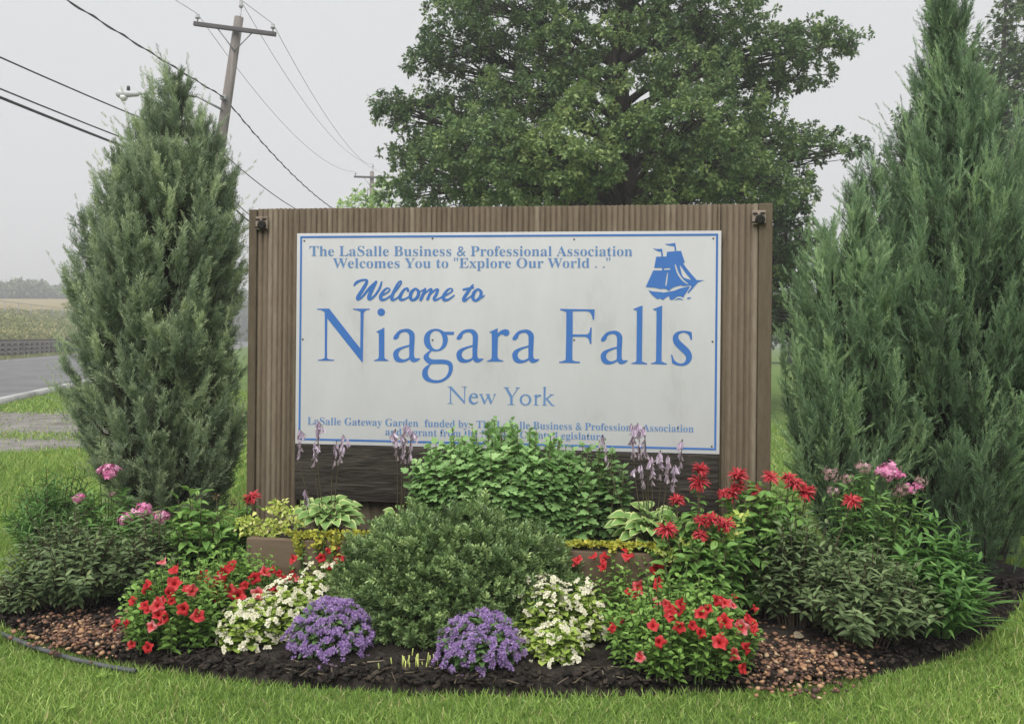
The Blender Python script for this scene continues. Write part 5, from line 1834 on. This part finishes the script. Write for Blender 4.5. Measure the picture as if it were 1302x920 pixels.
bee_balm(300, 5.02, .12, .1, .5, 'bee balm with one red head at the left corner of the sign', [(322, 632, 1.0), (315, 634, .7)], 14, seeds=[(275, 631), (297, 639), (268, 655)])
bee_balm(892, 4.5, .23, .18, .6, 'red bee balm nearest the right end of the planter', [(890, 598, 1.05), (888, 614, 1.2), (860, 637, .95), (847, 673, 1.25, -.1), (893, 663, .9, -.1), (905, 660, .9, -.1), (923, 667, 1.0, -.1), (891, 681, .85, -.12), (915, 662, .7, -.1)], 46)
bee_balm(975, 4.78, .26, .2, .68, 'red bee balm in front of the right edge of the sign', [(938, 606, 1.25), (932, 627, 1.1), (958, 625, 1.05), (980, 607, 1.05), (1003, 608, .95), (1010, 616, 1.2), (1025, 627, 1.25), (1083, 638, 1.15, -.15), (941, 619, .8), (920, 628, .8)], 52)


# ---- inside the planter ---------------------------------------------------------------
def center_shrub():
    base = sgn(0.10, -0.245, PLZ - .03)
    root = thing('lobed_leaf_shrub', base, 'large bright green lobed-leaf shrub in the planter hiding the sign bottom', 'shrub')
    g, gs = Geo(), Geo()
    rx = .6
    bush(g, gs, (-.07, 0, 0), (.5, .2), .53, 210, 24, MUM, .066, .5, z0=.14, t0=.02, jag=.13, pair=False, spread=.85, droop=.45, upright=.15, face=.6, dome=.28)
    bush(g, gs, (.42, .02, 0), (.26, .17), .47, 60, 17, MUM, .058, .32, z0=.14, t0=.02, jag=.2, pair=False, spread=.8, droop=.4, upright=.2, face=.4)
    # taller shoots with small pale tips
    for k in range(46):
        x = random.gauss(.0, .26) if k % 3 else random.gauss(-.05, .1)
        x = max(-.5, min(.5, x))
        hh = .57 + .05 * math.exp(-((x + .08) / .22) ** 2) + random.uniform(-.05, .05) - .12 * abs(x)
        y = random.uniform(-.1, .1)
        tube(gs, [(x * .8, y * .5, .1), (x * .95, y, hh * .7), (x, y, hh)], [.004, .003, .002], 4, cap=False)
        m = 26
        t = RNG.uniform(.55, 1.02, m)
        a = RNG.uniform(0, 6.28, m)
        inst(g, MUM, np.column_stack([x * (.8 + .2 * t), np.full(m, y), hh * t]), np.column_stack([np.cos(a), np.sin(a), .2 + 1.2 * (t - .5)]), rnd_dir(m, 1.2), .05 * (1.3 - .75 * t), np.clip(.5 + .4 * (t - .6) + RNG.normal(0, .1, m), 0, 1))
    gs.build('stems', M['stem_red'], root)
    g.build('foliage', LF['mum'], root)


center_shrub()


def hosta(px, py, d, r, n, label, stalks, dark=False):
    base = P(px, py, d)
    base.z = PLZ - .03
    root = thing('hosta_plant', base, label, 'plant', None)
    g, gs = Geo(), Geo()
    a = np.arange(n) * 2.39996
    lv = np.linspace(0, 1, n)
    e = .6 + .85 * lv
    pet = r * .85 * RNG.uniform(.55, 1.1, n)
    d_ = np.column_stack([np.cos(a) * np.cos(e), np.sin(a) * np.cos(e), np.sin(e)])
    pos = d_ * pet[:, None] * (1, .8, 1)
    out = np.column_stack([np.cos(a), np.sin(a) - .2, .05 + .75 * lv])
    inst(g, HOSTA, pos, out, np.column_stack([-np.cos(a) * .35, -np.sin(a) * .35 - .45, np.ones(n)]), r * RNG.uniform(.36, .52, n), np.clip(RNG.normal(.3, .1, n), .1, .5))
    for q in range(0, n, 2):
        tube(gs, [(0, 0, 0), tuple(pos[q] * .6), tuple(pos[q])], [.004, .003, .0025], 4, cap=False)
    gs.build('leaf_stems', M['stem'], root)
    g.build('foliage', LF['hosta'], root)
    for f in stalks:
        p = P(f[0], f[1], d + (f[3] if len(f) > 3 else 0)) - base
        nb = f[2]
        g2 = Geo()
        top = Vector(p)
        bx, by = random.uniform(-.05, .05), random.uniform(-.05, 0)
        pts = [Vector((top.x * .25, top.y * .25, 0)), Vector((top.x * .8 - bx * .4, top.y * .8, top.z * .6)), top]
        tipd = top + Vector((bx, by, -.035))
        tube(g2, pts + [tipd], [.003, .0025, .0018, .001], 4, cap=False, tone=.0)
        t = RNG.uniform(.68, 1.0, nb)
        q = np.array([tuple(pts[1].lerp(pts[2], (u - .55) / .33) if u < .88 else pts[2].lerp(tipd, (u - .88) / .12)) for u in t])
        aa = RNG.uniform(0, 6.28, nb)
        dd = np.column_stack([np.cos(aa) * .38, np.sin(aa) * .38, np.full(nb, -1.0) + 1.0 * (t - .8)])
        for s in range(2):
            inst(g2, PETAL, q, dd + RNG.normal(size=(nb, 3)) * .12, np.column_stack([np.cos(aa + s * 1.5), np.sin(aa + s * 1.5), np.zeros(nb)]), np.column_stack([np.full(nb, .022), np.full(nb, .036), np.full(nb, .036)]), np.clip(.35 + 1.9 * (t - .72) + RNG.normal(0, .15, nb), 0, 1))
        g2.build('flower_stalk', LF['lavender'], root)


hosta(418, 655, 4.98, .2, 80, 'cream-edged hosta in the left of the planter', [(380, 545, 16), (405, 535, 26), (400, 562, 14), (428, 560, 12), (436, 552, 16), (388, 622, 10, -.08)])
hosta(507, 655, 4.93, .16, 26, 'small hosta half hidden behind the round bush', [(503, 545, 22), (516, 538, 26), (524, 548, 24), (512, 552, 16)])
hosta(828, 662, 4.68, .22, 84, 'cream-edged hosta in the right of the planter', [(803, 538, 24), (811, 537, 26), (819, 542, 20), (868, 558, 14), (828, 580, 20, -.05), (840, 572, 20), (850, 575, 20, -.05), (858, 590, 20, -.03), (815, 590, 16), (766, 552, 10)])


def creeper(name, label, spots, mat, leaf, tmpl=ROUND):
    """low trailing mats: spots = (photo x, photo y, depth, spread, count, hang)"""
    base = P(spots[0][0], spots[0][1], spots[0][2])
    root = thing(name, base, label, 'plant')
    g, gs = Geo(), Geo()
    for (px, py, d, sp, n, hang) in spots:
        c0 = np.array(P(px, py, d) - base)
        p = c0 + RNG.normal(size=(n, 3)) * (sp, sp * .3, sp * .25)
        if hang:
            u = RNG.uniform(0, 1, n)
            p[:, 0] = c0[0] + RNG.normal(0, .011, n)
            p[:, 1] = c0[1] + RNG.normal(0, .008, n)
            p[:, 2] = c0[2] - u * hang
            tube(gs, [tuple(c0 + (0, .02, .01)), tuple(c0), tuple(c0 - (0, 0, hang))], .002, 4, cap=False)
        inst(g, tmpl, p, rnd_dir(n, .2) + (0, -.3, 0), rnd_dir(n, .6) + (0, -.5, 0), leaf * RNG.uniform(.7, 1.3, n), np.clip(RNG.normal(.5, .2, n), 0, 1))
    if gs.n: gs.build('stems', M['stem'], root)
    g.build('foliage', LF[mat], root)


dl = lambda px: P(px, 690, 1).x  # direction only
def pf(px):
    """depth of the planter's front edge under photo column px"""
    u = (px - CX) / FPX
    o = SO + SN * 0.5
    # point on line o + s*SX with X = u*Y
    s = (u * o.y - o.x) / (SX.x - u * SX.y)
    return o.y + s * SX.y


creeper('creeping_jenny', 'yellow-green creeper trailing over the left of the planter board',
        [(x, 677 + (i % 3), pf(x) + .02, .02, 24, 0) for i, x in enumerate(range(372, 478, 9))] + [(x, 681, pf(x) - .012, .01, 30, hh) for x, hh in ((381, .1), (402, .075), (408, .05), (427, .1), (424, .06), (378, .06))], 'yellow', .02)
creeper('creeping_jenny', 'yellow-green creeper along the top edge of the planter right of the round bush',
        [(x, 690 + (i % 2) + (x - 740) * .02, pf(x) + .012, .022, 34, 0) for i, x in enumerate(range(728, 860, 10))] + [(x, 693, pf(x) - .012, .01, 26, .03) for x in (780, 800, 835)], 'yellow', .018)
creeper('variegated_euonymus', 'cream and yellow leaved sprigs at the left corner of the planter', [(x, y, pf(max(x, 318)) + .1, .035, 30, 0) for x, y in ((312, 668), (325, 662), (335, 672), (345, 648), (343, 660), (356, 668), (365, 650), (352, 640), (330, 678), (362, 676), (318, 677), (348, 678), (371, 664), (308, 660))], 'euonymus', .026, OVATE)
creeper('variegated_euonymus', 'pale yellow-green sprigs among the red bee balm at the right planter end', [(x, y, 4.42, .03, 22, 0) for x, y in ((905, 690), (915, 700), (925, 665), (930, 680), (850, 700), (862, 712), (875, 690), (840, 702), (935, 655))], 'euonymus', .026, OVATE)

# cut stubs and a dry leaf on the soil
r_ = thing('cut_stem_clump', G(527, 846, SOILZ), 'pale green cut stubs on the soil before the round bush', 'plant')
g = Geo()
for k in range(26):
    x, y = random.gauss(0, .055), random.gauss(0, .03)
    tube(g, [(x, y, -.01), (x + random.uniform(-.01, .01), y, random.uniform(.02, .06))], [.0035, .0028], 5, tone=random.random())
g.build('stubs', LF['stub'], r_)
g = Geo()
inst(g, ROUND, np.array([(0, 0, 0.012)]), np.array([(1, .4, .25)]), np.array([(0, -.5, 1)]), .055, .8)
o = g.build('dry_leaf', LF['straw'], None, loc=G(1010, 813, SOILZ + .02))
tag(o, 'curled tan dry leaf lying on the right patch of reddish pebbles', 'leaf')
